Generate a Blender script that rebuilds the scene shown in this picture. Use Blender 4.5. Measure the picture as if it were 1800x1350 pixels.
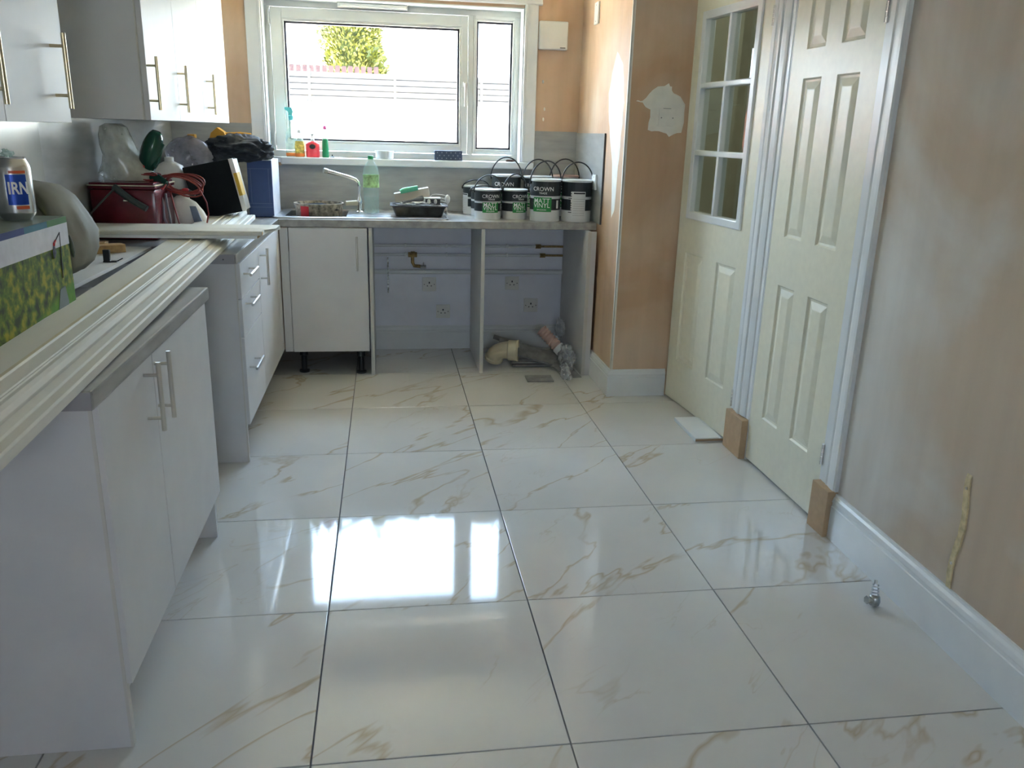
import bpy, bmesh, math, random
from mathutils import Vector, Matrix, noise
random.seed(7)
for o in list(bpy.data.objects): bpy.data.objects.remove(o)
SC = bpy.context.scene
COL = SC.collection

# ------------------------------------------------------------------ camera, light, exposure
def make_camera():
    yaw, pitch, roll, f = 0.154490236, 0.295653758, 0.028226, 1449.296
    fw = Vector((math.sin(yaw)*math.cos(pitch), math.cos(yaw)*math.cos(pitch), -math.sin(pitch)))
    r = Vector((math.cos(yaw), -math.sin(yaw), 0)); u = r.cross(fw)
    c, s = math.cos(roll), math.sin(roll)
    X = c*r + s*u; Y = -s*r + c*u
    cam = bpy.data.cameras.new('camera'); cam.sensor_fit = 'HORIZONTAL'; cam.sensor_width = 36
    cam.lens = f*36/1800; cam.clip_start = 0.02; cam.clip_end = 200
    o = bpy.data.objects.new('camera', cam); COL.objects.link(o)
    M = Matrix((X, Y, -fw)).transposed().to_4x4(); M.translation = Vector((0.1901014, -5.345697, 1.37534))
    o.matrix_world = M; SC.camera = o
make_camera()
SC.view_settings.view_transform = 'Standard'; SC.view_settings.look = 'None'
SC.view_settings.gamma = 1; SC.view_settings.use_curve_mapping = False
SC.view_settings.exposure = 2.03

W = bpy.data.worlds.new('sky'); SC.world = W; W.use_nodes = True
nt = W.node_tree; bg = nt.nodes['Background']
tc = nt.nodes.new('ShaderNodeTexCoord'); sep = nt.nodes.new('ShaderNodeSeparateXYZ'); cr = nt.nodes.new('ShaderNodeValToRGB')
nt.links.new(tc.outputs['Generated'], sep.inputs[0]); nt.links.new(sep.outputs['Z'], cr.inputs[0])
cr.color_ramp.elements[0].position = 0.0; cr.color_ramp.elements[0].color = (0.82, 0.90, 1.0, 1)
cr.color_ramp.elements[1].position = 0.5; cr.color_ramp.elements[1].color = (0.52, 0.70, 1.0, 1)
nt.links.new(cr.outputs[0], bg.inputs[0]); bg.inputs['Strength'].default_value = 7.5

sun = bpy.data.lights.new('sun', 'SUN'); sun.energy = 85; sun.angle = math.radians(0.6); sun.color = (1.0, 0.95, 0.84)
so = bpy.data.objects.new('sun', sun); COL.objects.link(so)
so.rotation_euler = Vector((0.55, -0.13, -0.86)).to_track_quat('-Z', 'Y').to_euler(); so.location = (-3, 3, 6)

def portal(name, loc, aim, sx, sy):
    l = bpy.data.lights.new(name, 'AREA'); l.shape = 'RECTANGLE'; l.size = sx; l.size_y = sy
    l.cycles.is_portal = True
    o = bpy.data.objects.new(name, l); COL.objects.link(o); o.location = loc
    o.rotation_euler = Vector(aim).to_track_quat('-Z', 'Y').to_euler()
portal('window_portal', (0.265, 0.235, 1.64), (0, -1, 0), 1.55, 0.95)
portal('rear_portal', (0.35, -7.45, 1.45), (0, 1, 0), .54, .54)

# ------------------------------------------------------------------ materials
def S(nd, k, v):
    if k in nd.inputs: nd.inputs[k].default_value = v
def rgba(c): return (c[0], c[1], c[2], 1)
def mat(name, col, rough=0.5, metal=0.0, spec=0.5, var=0.0, vscale=8.0, bump=0.0, bscale=60.0, coat=0.0, trans=0.0, alpha=1.0, ior=1.45, stretch=None, sub=0.0):
    m = bpy.data.materials.new(name); m.use_nodes = True; t = m.node_tree; b = t.nodes['Principled BSDF']
    S(b, 'Base Color', rgba(col)); S(b, 'Roughness', rough); S(b, 'Metallic', metal); S(b, 'Specular IOR Level', spec)
    S(b, 'Coat Weight', coat); S(b, 'Transmission Weight', trans); S(b, 'Alpha', alpha); S(b, 'IOR', ior)
    tcn = t.nodes.new('ShaderNodeTexCoord'); mp = t.nodes.new('ShaderNodeMapping'); t.links.new(tcn.outputs['Object'], mp.inputs[0])
    if stretch: mp.inputs['Scale'].default_value = stretch
    n = t.nodes.new('ShaderNodeTexNoise'); n.inputs['Scale'].default_value = vscale; n.inputs['Detail'].default_value = 6
    t.links.new(mp.outputs[0], n.inputs[0])
    v = max(var, 0.03)
    r = t.nodes.new('ShaderNodeValToRGB'); r.color_ramp.elements[0].position = 0.3; r.color_ramp.elements[1].position = 0.7
    r.color_ramp.elements[0].color = rgba([c*(1-v) for c in col]); r.color_ramp.elements[1].color = rgba([min(1, c*(1+v)) for c in col])
    t.links.new(n.outputs[0], r.inputs[0]); t.links.new(r.outputs[0], b.inputs['Base Color'])
    if bump:
        n2 = t.nodes.new('ShaderNodeTexNoise'); n2.inputs['Scale'].default_value = bscale; n2.inputs['Detail'].default_value = 4
        t.links.new(mp.outputs[0], n2.inputs[0])
        bp = t.nodes.new('ShaderNodeBump'); bp.inputs['Strength'].default_value = bump; bp.inputs['Distance'].default_value = 0.01
        t.links.new(n2.outputs[0], bp.inputs['Height']); t.links.new(bp.outputs[0], b.inputs['Normal'])
    return m

def plaster(name, a, b2, c, seed=0.0, sc=1.6, rough=.5, spec=.45, streak=.10):
    m = bpy.data.materials.new(name); m.use_nodes = True; t = m.node_tree; b = t.nodes['Principled BSDF']
    S(b, 'Roughness', rough); S(b, 'Specular IOR Level', spec)
    L = t.links.new
    tcn = t.nodes.new('ShaderNodeTexCoord'); mp = t.nodes.new('ShaderNodeMapping'); L(tcn.outputs['Object'], mp.inputs[0])
    mp.inputs['Location'].default_value = (seed, seed*1.7, seed*.6)
    n1 = t.nodes.new('ShaderNodeTexNoise'); n1.inputs['Scale'].default_value = sc; n1.inputs['Detail'].default_value = 5; n1.inputs['Distortion'].default_value = 0.6
    L(mp.outputs[0], n1.inputs[0])
    r1 = t.nodes.new('ShaderNodeValToRGB'); e = r1.color_ramp.elements
    e[0].position = 0.42; e[0].color = rgba(a); e[1].position = 0.72; e[1].color = rgba(c)
    x = e.new(0.57); x.color = rgba(b2)
    L(n1.outputs[0], r1.inputs[0])
    mp2 = t.nodes.new('ShaderNodeMapping'); L(tcn.outputs['Object'], mp2.inputs[0]); mp2.inputs['Scale'].default_value = (14, 14, 1.4)
    n2 = t.nodes.new('ShaderNodeTexNoise'); n2.inputs['Scale'].default_value = 1.0; n2.inputs['Detail'].default_value = 8; L(mp2.outputs[0], n2.inputs[0])
    r2 = t.nodes.new('ShaderNodeValToRGB'); r2.color_ramp.elements[0].position = .3; r2.color_ramp.elements[1].position = .7
    r2.color_ramp.elements[0].color = (1-streak, 1-streak, 1-streak, 1); r2.color_ramp.elements[1].color = (1.04, 1.04, 1.04, 1); L(n2.outputs[0], r2.inputs[0])
    mx = t.nodes.new('ShaderNodeMix'); mx.data_type = 'RGBA'; mx.blend_type = 'MULTIPLY'; mx.inputs[0].default_value = 1
    L(r1.outputs[0], mx.inputs[6]); L(r2.outputs[0], mx.inputs[7]); L(mx.outputs[2], b.inputs['Base Color'])
    bp = t.nodes.new('ShaderNodeBump'); bp.inputs['Strength'].default_value = 0.12; bp.inputs['Distance'].default_value = 0.01
    L(n2.outputs[0], bp.inputs['Height']); L(bp.outputs[0], b.inputs['Normal'])
    return m

def marble():
    m = bpy.data.materials.new('marble_tile'); m.use_nodes = True; t = m.node_tree; b = t.nodes['Principled BSDF']
    S(b, 'Roughness', 0.06); S(b, 'Specular IOR Level', 0.42); L = t.links.new
    tcn = t.nodes.new('ShaderNodeTexCoord'); oi = t.nodes.new('ShaderNodeObjectInfo')
    mul = t.nodes.new('ShaderNodeMath'); mul.operation = 'MULTIPLY'; mul.inputs[1].default_value = 37.0; L(oi.outputs['Random'], mul.inputs[0])
    cx = t.nodes.new('ShaderNodeCombineXYZ'); L(mul.outputs[0], cx.inputs[0]); L(mul.outputs[0], cx.inputs[2])
    mp = t.nodes.new('ShaderNodeMapping'); L(tcn.outputs['Object'], mp.inputs[0]); L(cx.outputs[0], mp.inputs['Location'])
    mp.inputs['Rotation'].default_value = (0, 0, -0.75)
    def vein(scale, dist, width, sx):
        mq = t.nodes.new('ShaderNodeMapping'); L(mp.outputs[0], mq.inputs[0]); mq.inputs['Scale'].default_value = sx
        n = t.nodes.new('ShaderNodeTexNoise'); n.inputs['Scale'].default_value = scale; n.inputs['Detail'].default_value = 5; n.inputs['Roughness'].default_value = .52; n.inputs['Distortion'].default_value = dist
        L(mq.outputs[0], n.inputs[0])
        s = t.nodes.new('ShaderNodeMath'); s.operation = 'SUBTRACT'; L(n.outputs[0], s.inputs[0]); s.inputs[1].default_value = .5
        a = t.nodes.new('ShaderNodeMath'); a.operation = 'ABSOLUTE'; L(s.outputs[0], a.inputs[0])
        r = t.nodes.new('ShaderNodeMapRange'); r.inputs[1].default_value = 0; r.inputs[2].default_value = width; r.inputs[3].default_value = 1; r.inputs[4].default_value = 0; L(a.outputs[0], r.inputs[0])
        return r.outputs[0]
    v1 = vein(.95, .5, .012, (.8, 2.3, 1)); v2 = vein(1.9, .8, .008, (.7, 2.2, 1))
    nm = t.nodes.new('ShaderNodeTexNoise'); nm.inputs['Scale'].default_value = 2.2; nm.inputs['Detail'].default_value = 3; L(mp.outputs[0], nm.inputs[0])
    mr = t.nodes.new('ShaderNodeMapRange'); mr.inputs[1].default_value = .36; mr.inputs[2].default_value = .50; L(nm.outputs[0], mr.inputs[0])
    m1 = t.nodes.new('ShaderNodeMath'); m1.operation = 'MULTIPLY'; L(v1, m1.inputs[0]); L(mr.outputs[0], m1.inputs[1])
    m2 = t.nodes.new('ShaderNodeMath'); m2.operation = 'MULTIPLY'; L(v2, m2.inputs[0]); 
    inv = t.nodes.new('ShaderNodeMath'); inv.operation = 'SUBTRACT'; inv.inputs[0].default_value = .75; L(mr.outputs[0], inv.inputs[1]); inv.use_clamp = True
    L(inv.outputs[0], m2.inputs[1])
    h2 = t.nodes.new('ShaderNodeMath'); h2.operation = 'MULTIPLY'; L(m2.outputs[0], h2.inputs[0]); h2.inputs[1].default_value = .6
    ad = t.nodes.new('ShaderNodeMath'); ad.operation = 'ADD'; ad.use_clamp = True; L(m1.outputs[0], ad.inputs[0]); L(h2.outputs[0], ad.inputs[1])
    fc = t.nodes.new('ShaderNodeMath'); fc.operation = 'MULTIPLY'; L(ad.outputs[0], fc.inputs[0]); fc.inputs[1].default_value = .66
    # wide faint cloud beside veins
    nc = t.nodes.new('ShaderNodeTexNoise'); nc.inputs['Scale'].default_value = 1.8; nc.inputs['Detail'].default_value = 4; L(mp.outputs[0], nc.inputs[0])
    rc = t.nodes.new('ShaderNodeValToRGB'); rc.color_ramp.elements[0].position = .35; rc.color_ramp.elements[1].position = .7
    rc.color_ramp.elements[0].color = (.66, .66, .645, 1); rc.color_ramp.elements[1].color = (.595, .59, .56, 1); L(nc.outputs[0], rc.inputs[0])
    mx = t.nodes.new('ShaderNodeMix'); mx.data_type = 'RGBA'; L(fc.outputs[0], mx.inputs[0]); L(rc.outputs[0], mx.inputs[6]); mx.inputs[7].default_value = (.40, .30, .16, 1)
    L(mx.outputs[2], b.inputs['Base Color'])
    nb = t.nodes.new('ShaderNodeTexNoise'); nb.inputs['Scale'].default_value = 9; L(mp.outputs[0], nb.inputs[0])
    bp = t.nodes.new('ShaderNodeBump'); bp.inputs['Strength'].default_value = .004; bp.inputs['Distance'].default_value = .01; L(nb.outputs[0], bp.inputs['Height']); L(bp.outputs[0], b.inputs['Normal'])
    return m

def thin_glass(name, tint=(.93, .96, .95), rough=0.0, refl=1.0):
    m = bpy.data.materials.new(name); m.use_nodes = True; t = m.node_tree; t.nodes.clear(); L = t.links.new
    o = t.nodes.new('ShaderNodeOutputMaterial'); tr = t.nodes.new('ShaderNodeBsdfTransparent'); tr.inputs[0].default_value = rgba(tint)
    g = t.nodes.new('ShaderNodeBsdfGlossy'); g.inputs['Roughness'].default_value = rough
    f = t.nodes.new('ShaderNodeFresnel'); ge = t.nodes.new('ShaderNodeNewGeometry'); ma = t.nodes.new('ShaderNodeMath'); ma.operation = 'MULTIPLY_ADD'; ma.inputs[1].default_value = 1/1.5-1.5; ma.inputs[2].default_value = 1.5; L(ge.outputs['Backfacing'], ma.inputs[0]); L(ma.outputs[0], f.inputs[0])
    k = t.nodes.new('ShaderNodeMath'); k.operation = 'MULTIPLY'; k.inputs[1].default_value = refl; k.use_clamp = True; L(f.outputs[0], k.inputs[0])
    x = t.nodes.new('ShaderNodeMixShader'); L(k.outputs[0], x.inputs[0]); L(tr.outputs[0], x.inputs[1]); L(g.outputs[0], x.inputs[2]); L(x.outputs[0], o.inputs[0])
    return m
def film(name, col, op=0.35, rough=.25):
    """thin plastic film: part see-through, part milky"""
    m = bpy.data.materials.new(name); m.use_nodes = True; t = m.node_tree; t.nodes.clear(); L = t.links.new
    o = t.nodes.new('ShaderNodeOutputMaterial'); tr = t.nodes.new('ShaderNodeBsdfTransparent')
    p = t.nodes.new('ShaderNodeBsdfPrincipled'); S(p, 'Base Color', rgba(col)); S(p, 'Roughness', rough)
    tcn = t.nodes.new('ShaderNodeTexCoord'); n = t.nodes.new('ShaderNodeTexNoise'); n.inputs['Scale'].default_value = 14; n.inputs['Detail'].default_value = 5; L(tcn.outputs['Object'], n.inputs[0])
    r = t.nodes.new('ShaderNodeMapRange'); r.inputs[1].default_value = .3; r.inputs[2].default_value = .7; r.inputs[3].default_value = op*.6; r.inputs[4].default_value = min(1, op*1.4); L(n.outputs[0], r.inputs[0])
    x = t.nodes.new('ShaderNodeMixShader'); L(r.outputs[0], x.inputs[0]); L(tr.outputs[0], x.inputs[1]); L(p.outputs[0], x.inputs[2]); L(x.outputs[0], o.inputs[0])
    return m

M = {}
M['lam'] = mat('white_laminate', (.66, .655, .655), .48, spec=.22, var=.02)
M['lam_edge'] = mat('laminate_edge', (.62, .60, .56), .45)
M['dark_gap'] = mat('shadow_gap', (.10, .10, .10), .8)
M['worktop'] = mat('grey_worktop', (.34, .335, .32), .30, var=.22, vscale=7, stretch=(4, .8, 4))
M['splash'] = mat('grey_splashback', (.35, .355, .34), .28, var=.16, vscale=6, stretch=(.9, .9, 4))
M['plaster'] = plaster('pink_plaster', (.55, .36, .22), (.63, .46, .32), (.67, .53, .41), 0.3)
M['plaster_r'] = plaster('plaster_right_light', (.55, .45, .35), (.61, .56, .50), (.67, .65, .61), 4.3, 1.5, .78, .2, .05)  # same plaster as the pink one; greyer tone paints in its different light
M['filler'] = mat('filler', (.80, .78, .70), .6, var=.05, vscale=20)
M['white_wall'] = mat('painted_wall', (.86, .88, .96), .55, var=.05, vscale=5, bump=.1, bscale=30)
M['ceil'] = mat('ceiling_warm_tint', (.90, .84, .66), .8)  # cream tint put in so the unseen ceiling bounces warm light
M['gloss'] = mat('white_gloss_paint', (.78, .81, .82), .28, var=.02)
M['upvc'] = mat('white_upvc', (.64, .655, .62), .25)
M['gasket'] = mat('black_gasket', (.03, .03, .04), .5)
M['cream'] = mat('cream_door_paint', (.80, .78, .64), .33, var=.02, vscale=30)
M['mdf'] = mat('bare_mdf', (.46, .33, .21), .8, var=.06, vscale=40)
M['steel'] = mat('brushed_steel', (.62, .60, .55), .28, metal=1, var=.05)
M['brass'] = mat('warm_brushed_nickel', (.66, .58, .40), .25, metal=1)
M['chrome'] = mat('chrome', (.82, .82, .83), .08, metal=1)
M['sinksteel'] = mat('sink_steel', (.60, .60, .60), .30, metal=1, var=.12, vscale=20)
M['oldbrass'] = mat('old_brass', (.38, .27, .12), .4, metal=.9, var=.3, vscale=60)
M['tile'] = marble()
M['grout'] = mat('grey_grout', (.22, .22, .24), .85)
M['glass'] = thin_glass('window_glass')
M['dglass'] = thin_glass('door_glass', (.80, .84, .82))
M['white_pl'] = mat('white_plastic', (.78, .78, .75), .35)
M['black_pl'] = mat('black_plastic', (.018, .02, .022), .28)
M['black'] = mat('matt_black', (.008, .010, .011), .8, spec=.2, bump=.3, bscale=30)
M['green_pl'] = mat('dark_green_plastic', (.008, .055, .035), .16)
M['red_cable'] = mat('red_cable', (.22, .03, .025), .4)
M['dred'] = mat('dark_red_enamel', (.10, .006, .014), .22, var=.2, vscale=14)
M['red'] = mat('red_plastic', (.50, .02, .03), .3)
M['blue_card'] = mat('blue_card', (.045, .085, .24), .5, var=.1)
M['wcard'] = mat('white_card', (.62, .62, .66), .6, var=.08, vscale=30)
M['wood'] = mat('pine', (.52, .34, .15), .6, var=.2, vscale=6, stretch=(8, 1, 8))
M['wpaint'] = mat('white_primed_timber', (.70, .69, .63), .6, spec=.25, var=.06, vscale=10, stretch=(1, .2, 1))
M['wpaint_y'] = mat('yellowed_timber_edge', (.62, .56, .40), .5, var=.1, vscale=14)
M['ygreen'] = mat('yellow_paint', (.62, .38, .03), .4)
M['yel'] = mat('yellow_orange_plastic', (.55, .27, .02), .4, var=.2)
M['elbow'] = mat('cream_elbow_plastic', (.62, .56, .40), .35, var=.06)
M['slate'] = mat('grey_stone_offcut', (.24, .235, .225), .5, var=.25, vscale=18)
M['hose'] = mat('pink_hose', (.60, .40, .34), .5)
M['can'] = mat('aluminium', (.66, .67, .68), .25, metal=.9)
M['wlet'] = mat('white_ink', (.85, .85, .85), .5)
M['grlab'] = mat('green_label', (.02, .24, .05), .4)
M['nav'] = mat('near_black_label', (.022, .027, .030), .35)
M['tub'] = mat('tub_white', (.66, .68, .68), .35)

def garden_print():
    m = bpy.data.materials.new('garden_print'); m.use_nodes = True; t = m.node_tree; b = t.nodes['Principled BSDF']; L = t.links.new
    S(b, 'Roughness', .6); S(b, 'Specular IOR Level', .2)
    tcn = t.nodes.new('ShaderNodeTexCoord'); s = t.nodes.new('ShaderNodeSeparateXYZ'); L(tcn.outputs['Object'], s.inputs[0])
    n = t.nodes.new('ShaderNodeTexNoise'); n.inputs['Scale'].default_value = 34; n.inputs['Detail'].default_value = 6; L(tcn.outputs['Object'], n.inputs[0])
    r = t.nodes.new('ShaderNodeValToRGB'); e = r.color_ramp.elements
    e[0].position = .36; e[0].color = (.045, .06, .015, 1); e[1].position = .64; e[1].color = (.34, .32, .02, 1)
    x = e.new(.5); x.color = (.11, .17, .015, 1); L(n.outputs[0], r.inputs[0])
    r2 = t.nodes.new('ShaderNodeValToRGB'); e = r2.color_ramp.elements; e[0].color = (.05, .17, .012, 1); e[1].color = (.16, .33, .02, 1); L(n.outputs[0], r2.inputs[0])
    # lawn below a slanting line, flowers above
    a = t.nodes.new('ShaderNodeMath'); a.operation = 'MULTIPLY_ADD'; L(s.outputs[1], a.inputs[0]); a.inputs[1].default_value = -.24; L(s.outputs[2], a.inputs[2])
    a2 = t.nodes.new('ShaderNodeMath'); a2.operation = 'MULTIPLY_ADD'; L(n.outputs[0], a2.inputs[0]); a2.inputs[1].default_value = .04; L(a.outputs[0], a2.inputs[2])
    mr = t.nodes.new('ShaderNodeMapRange'); mr.inputs[1].default_value = .112; mr.inputs[2].default_value = .132; L(a2.outputs[0], mr.inputs[0])
    mx = t.nodes.new('ShaderNodeMix'); mx.data_type = 'RGBA'; L(mr.outputs[0], mx.inputs[0]); L(r2.outputs[0], mx.inputs[6]); L(r.outputs[0], mx.inputs[7]); L(mx.outputs[2], b.inputs['Base Color'])
    return m
M['garden'] = garden_print()

# ------------------------------------------------------------------ mesh helpers
def nb(): return bmesh.new()
def bx(bm, x0, x1, y0, y1, z0, z1, bev=0.0):
    vs = [bm.verts.new(p) for p in ((x0,y0,z0),(x1,y0,z0),(x1,y1,z0),(x0,y1,z0),(x0,y0,z1),(x1,y0,z1),(x1,y1,z1),(x0,y1,z1))]
    fs = [bm.faces.new([vs[i] for i in q]) for q in ((0,3,2,1),(4,5,6,7),(0,1,5,4),(1,2,6,5),(2,3,7,6),(3,0,4,7))]
    if bev:
        es = list({e for f in fs for e in f.edges}); bmesh.ops.bevel(bm, geom=es, offset=bev, segments=2, affect='EDGES', profile=.6)
    return vs
def box(x0, x1, y0, y1, z0, z1, bev=0.0):
    bm = nb(); bx(bm, x0, x1, y0, y1, z0, z1, bev); return bm
def ring(c, r, ax1, ax2, n, ph=0): return [c + ax1*(r*math.cos(ph+2*math.pi*k/n)) + ax2*(r*math.sin(ph+2*math.pi*k/n)) for k in range(n)]
def tube(bm, pts, r, n=8, cap=True, close=False):
    pts = [Vector(p) for p in pts]; R = r if isinstance(r, (list, tuple)) else [r]*len(pts); rows = []; up = None
    for i, p in enumerate(pts):
        a = pts[(i-1) % len(pts)] if (i or close) else p; b = pts[(i+1) % len(pts)] if (i < len(pts)-1 or close) else p
        t = (b-a).normalized()
        if up is None: up = Vector((0,0,1)) if abs(t.z) < .9 else Vector((1,0,0))
        s = t.cross(up); s = s.normalized() if s.length > 1e-6 else t.orthogonal().normalized(); up = s.cross(t).normalized()
        rows.append([bm.verts.new(q) for q in ring(p, R[i], s, up, n)])
    m = len(rows)
    for i in range(m if close else m-1):
        A, B = rows[i], rows[(i+1) % m]
        for k in range(n): bm.faces.new((A[k], A[(k+1)%n], B[(k+1)%n], B[k]))
    if cap and not close:
        bm.faces.new(rows[0][::-1]); bm.faces.new(rows[-1])
def lathe(bm, prof, c=(0,0,0), n=28, cap=True, sx=1, sy=1):
    rows = []
    for r, z in prof: rows.append([bm.verts.new((c[0]+sx*r*math.cos(2*math.pi*k/n), c[1]+sy*r*math.sin(2*math.pi*k/n), c[2]+z)) for k in range(n)])
    for A, B in zip(rows, rows[1:]):
        for k in range(n): bm.faces.new((A[k], A[(k+1)%n], B[(k+1)%n], B[k]))
    if cap: bm.faces.new(rows[0][::-1]); bm.faces.new(rows[-1])
def prism(bm, poly, a, b, axis='x'):
    """extrude a 2D polygon between a and b along axis; poly in the other two axes in order"""
    def P(t, u, v): return {'x': (t,u,v), 'y': (u,t,v), 'z': (u,v,t)}[axis]
    A = [bm.verts.new(P(a, *q)) for q in poly]; B = [bm.verts.new(P(b, *q)) for q in poly]; n = len(poly)
    bm.faces.new(A); bm.faces.new(B[::-1])
    for k in range(n): bm.faces.new((A[k], B[k], B[(k+1)%n], A[(k+1)%n]))
def blob(bm, c, s, amp=.15, freq=3, seed=0, sub=4, flat=None, ridge=False):
    r = bmesh.ops.create_icosphere(bm, subdivisions=sub, radius=1)
    for v in r['verts']:
        d = v.co.copy(); q = d*freq + Vector((seed, seed*1.3, seed*.7))
        k = noise.noise(q) + .5*noise.noise(q*2.1) + .25*noise.noise(q*4.3)
        if ridge: k = .6-2*abs(noise.noise(q)) - .8*abs(noise.noise(q*2.3))
        v.co = Vector((d.x*s[0], d.y*s[1], d.z*s[2]))*(1+amp*k) + Vector(c)
        if flat is not None and v.co.z < flat: v.co.z = flat
def obj(name, bm, m, parent=None, smooth=0, recalc=True, world=True):
    if recalc: bmesh.ops.recalc_face_normals(bm, faces=bm.faces)
    me = bpy.data.meshes.new(name)
    if parent is not None and world: bmesh.ops.translate(bm, verts=bm.verts, vec=-ROOT(parent))
    bm.to_mesh(me); bm.free()
    for x in (m if isinstance(m, (list, tuple)) else [m]): me.materials.append(x if not isinstance(x, str) else M[x])
    if smooth:
        for p in me.polygons: p.use_smooth = True
        if smooth < 180: me.set_sharp_from_angle(angle=math.radians(smooth))
    o = bpy.data.objects.new(name, me); COL.objects.link(o)
    if parent is not None: o.parent = parent
    return o
def ROOT(o):
    v = Vector((0,0,0))
    while o is not None: v += o.location; o = o.parent
    return v
def tag(o, label, cat, group=None):
    o['label'] = label; o['category'] = cat
    if group: o['group'] = group
    return o
def thing(name, label, cat, loc, rotz=0, group=None):
    o = bpy.data.objects.new(name, None); COL.objects.link(o); o.location = loc; o.rotation_euler = (0,0,rotz); o.empty_display_size = .05
    return tag(o, label, cat, group)
def sempty(name, loc=(0,0,0), rotz=0):
    o = bpy.data.objects.new(name, None); COL.objects.link(o); o.location = loc; o.rotation_euler = (0,0,rotz); o['kind'] = 'structure'; return o
def struct(name, bm, m, parent=None, smooth=0):
    o = obj(name, bm, m, parent, smooth)
    if parent is None: o['kind'] = 'structure'
    return o
def copytree(o, parent=None):
    c = o.copy(); COL.objects.link(c); c.parent = parent
    for ch in [x for x in bpy.data.objects if x.parent is o]: copytree(ch, c)
    return c
def text_bm(s, size, depth=.0004, bold=0.0, align='CENTER', sx=1.0):
    """lettering in the XZ plane facing -Y, centred at origin"""
    cu = bpy.data.curves.new('lettering', 'FONT'); cu.body = s; cu.size = size; cu.align_x = align; cu.align_y = 'CENTER'; cu.extrude = depth; cu.offset = bold
    cu.resolution_u = 3
    o = bpy.data.objects.new('lettering', cu); COL.objects.link(o)
    me = bpy.data.meshes.new_from_object(o); bm = nb(); bm.from_mesh(me)
    bpy.data.objects.remove(o); bpy.data.curves.remove(cu); bpy.data.meshes.remove(me)
    for v in bm.verts: x, y, z = v.co; v.co = Vector((x*sx, -z, y))
    return bm
def wrap(bm, R, phi0, z0, cx=0, cy=0):
    """wrap XZ lettering round a cylinder; phi0 = angle of the centre (0 faces -Y)"""
    for v in bm.verts:
        a = phi0 + v.co.x/R; r = R - v.co.y
        v.co = Vector((cx + r*math.sin(a), cy - r*math.cos(a), z0 + v.co.z))
    return bm
def curved_patch(bm, R, a0, a1, z0, z1, n=10, t=.0006):
    for k in range(n):
        q = []
        for rr in (R+t,):
            A = a0+(a1-a0)*k/n; B = a0+(a1-a0)*(k+1)/n
            q = [(rr*math.sin(A), -rr*math.cos(A), z0), (rr*math.sin(B), -rr*math.cos(B), z0), (rr*math.sin(B), -rr*math.cos(B), z1), (rr*math.sin(A), -rr*math.cos(A), z1)]
        i = [(x*R/(R+t), y*R/(R+t), z) for x, y, z in q]
        o_ = [bm.verts.new(p) for p in q]; i_ = [bm.verts.new(p) for p in i]
        bm.faces.new(o_); bm.faces.new((i_[0], i_[1], o_[1], o_[0])); bm.faces.new((o_[3], o_[2], i_[2], i_[3]))
        if k == 0: bm.faces.new((o_[0], o_[3], i_[3], i_[0]))
        if k == n-1: bm.faces.new((o_[1], i_[1], i_[2], o_[2]))

# ================================================================== THE ROOM
YB = -0.045          # plaster face of the window wall
XL, XR, XD = -1.05, 1.39, 1.765
YE = -7.4
# floor
flo = struct('floor', box(XL-.1, 3.3, YE-.1, .22, -.14, -.012), 'grout')
TW, TD = .6, .629
for i in range(-2, 3):
    for j in range(0, 12):
        x0, x1 = i*TW+.002, (i+1)*TW-.002; y1, y0 = -j*TD-.002, -(j+1)*TD+.002
        if j == 0: y1 = YB
        x0 = max(x0, XL); x1 = min(x1, 1.86)
        bm = nb(); hx, hy = (x1-x0)/2, (y1-y0)/2
        bx(bm, -hx, hx, -hy, hy, -.0122, -.0002, .0012)
        o = obj('tile', bm, 'tile', flo, world=False)
        o.location = ((x0+x1)/2, (y0+y1)/2, 0)
        a, b = random.gauss(0, .00025), random.gauss(0, .00025)
        if (i, j) == (0, 4): a, b = .0015, 0.0
        o.rotation_euler = (a, b, 0)
# window wall with opening
OX0, OX1, OZ0, OZ1 = -.505, 1.03, 1.165, 2.09
bm = nb()
bx(bm, XL-.1, OX0, YB, .22, 0, 2.45); bx(bm, OX1, 1.9, YB, .22, 0, 2.45); bx(bm, OX0, OX1, YB, .22, 0, OZ0); bx(bm, OX0, OX1, YB, .22, OZ1, 2.45)
wb = struct('wall_back', bm, 'plaster')
# old painted plaster below worktop level
o = obj('painted_plaster', box(.06, 1.36, YB-.004, YB, 0, .852), 'white_wall', wb)
for (x, z) in ((1.155, 1.68), (1.17, 1.52), (1.165, 1.46)):
    bm = nb(); blob(bm, (x, YB-.001, z), (.006, .003, .011), .3, 3, x*10, 2); obj('plaster_chip', bm, 'filler', wb)
# left wall
wl = struct('wall_left', box(XL-.1, XL, YE-.1, YB, 0, 2.45), 'splash')
# ceiling
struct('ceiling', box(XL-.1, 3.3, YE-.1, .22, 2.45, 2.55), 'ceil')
# pier between window and doors
bm = nb(); bx(bm, XR, 1.95, -1.13, YB, 0, 2.45)
pier = struct('wall_pier', bm, 'plaster')
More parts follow.
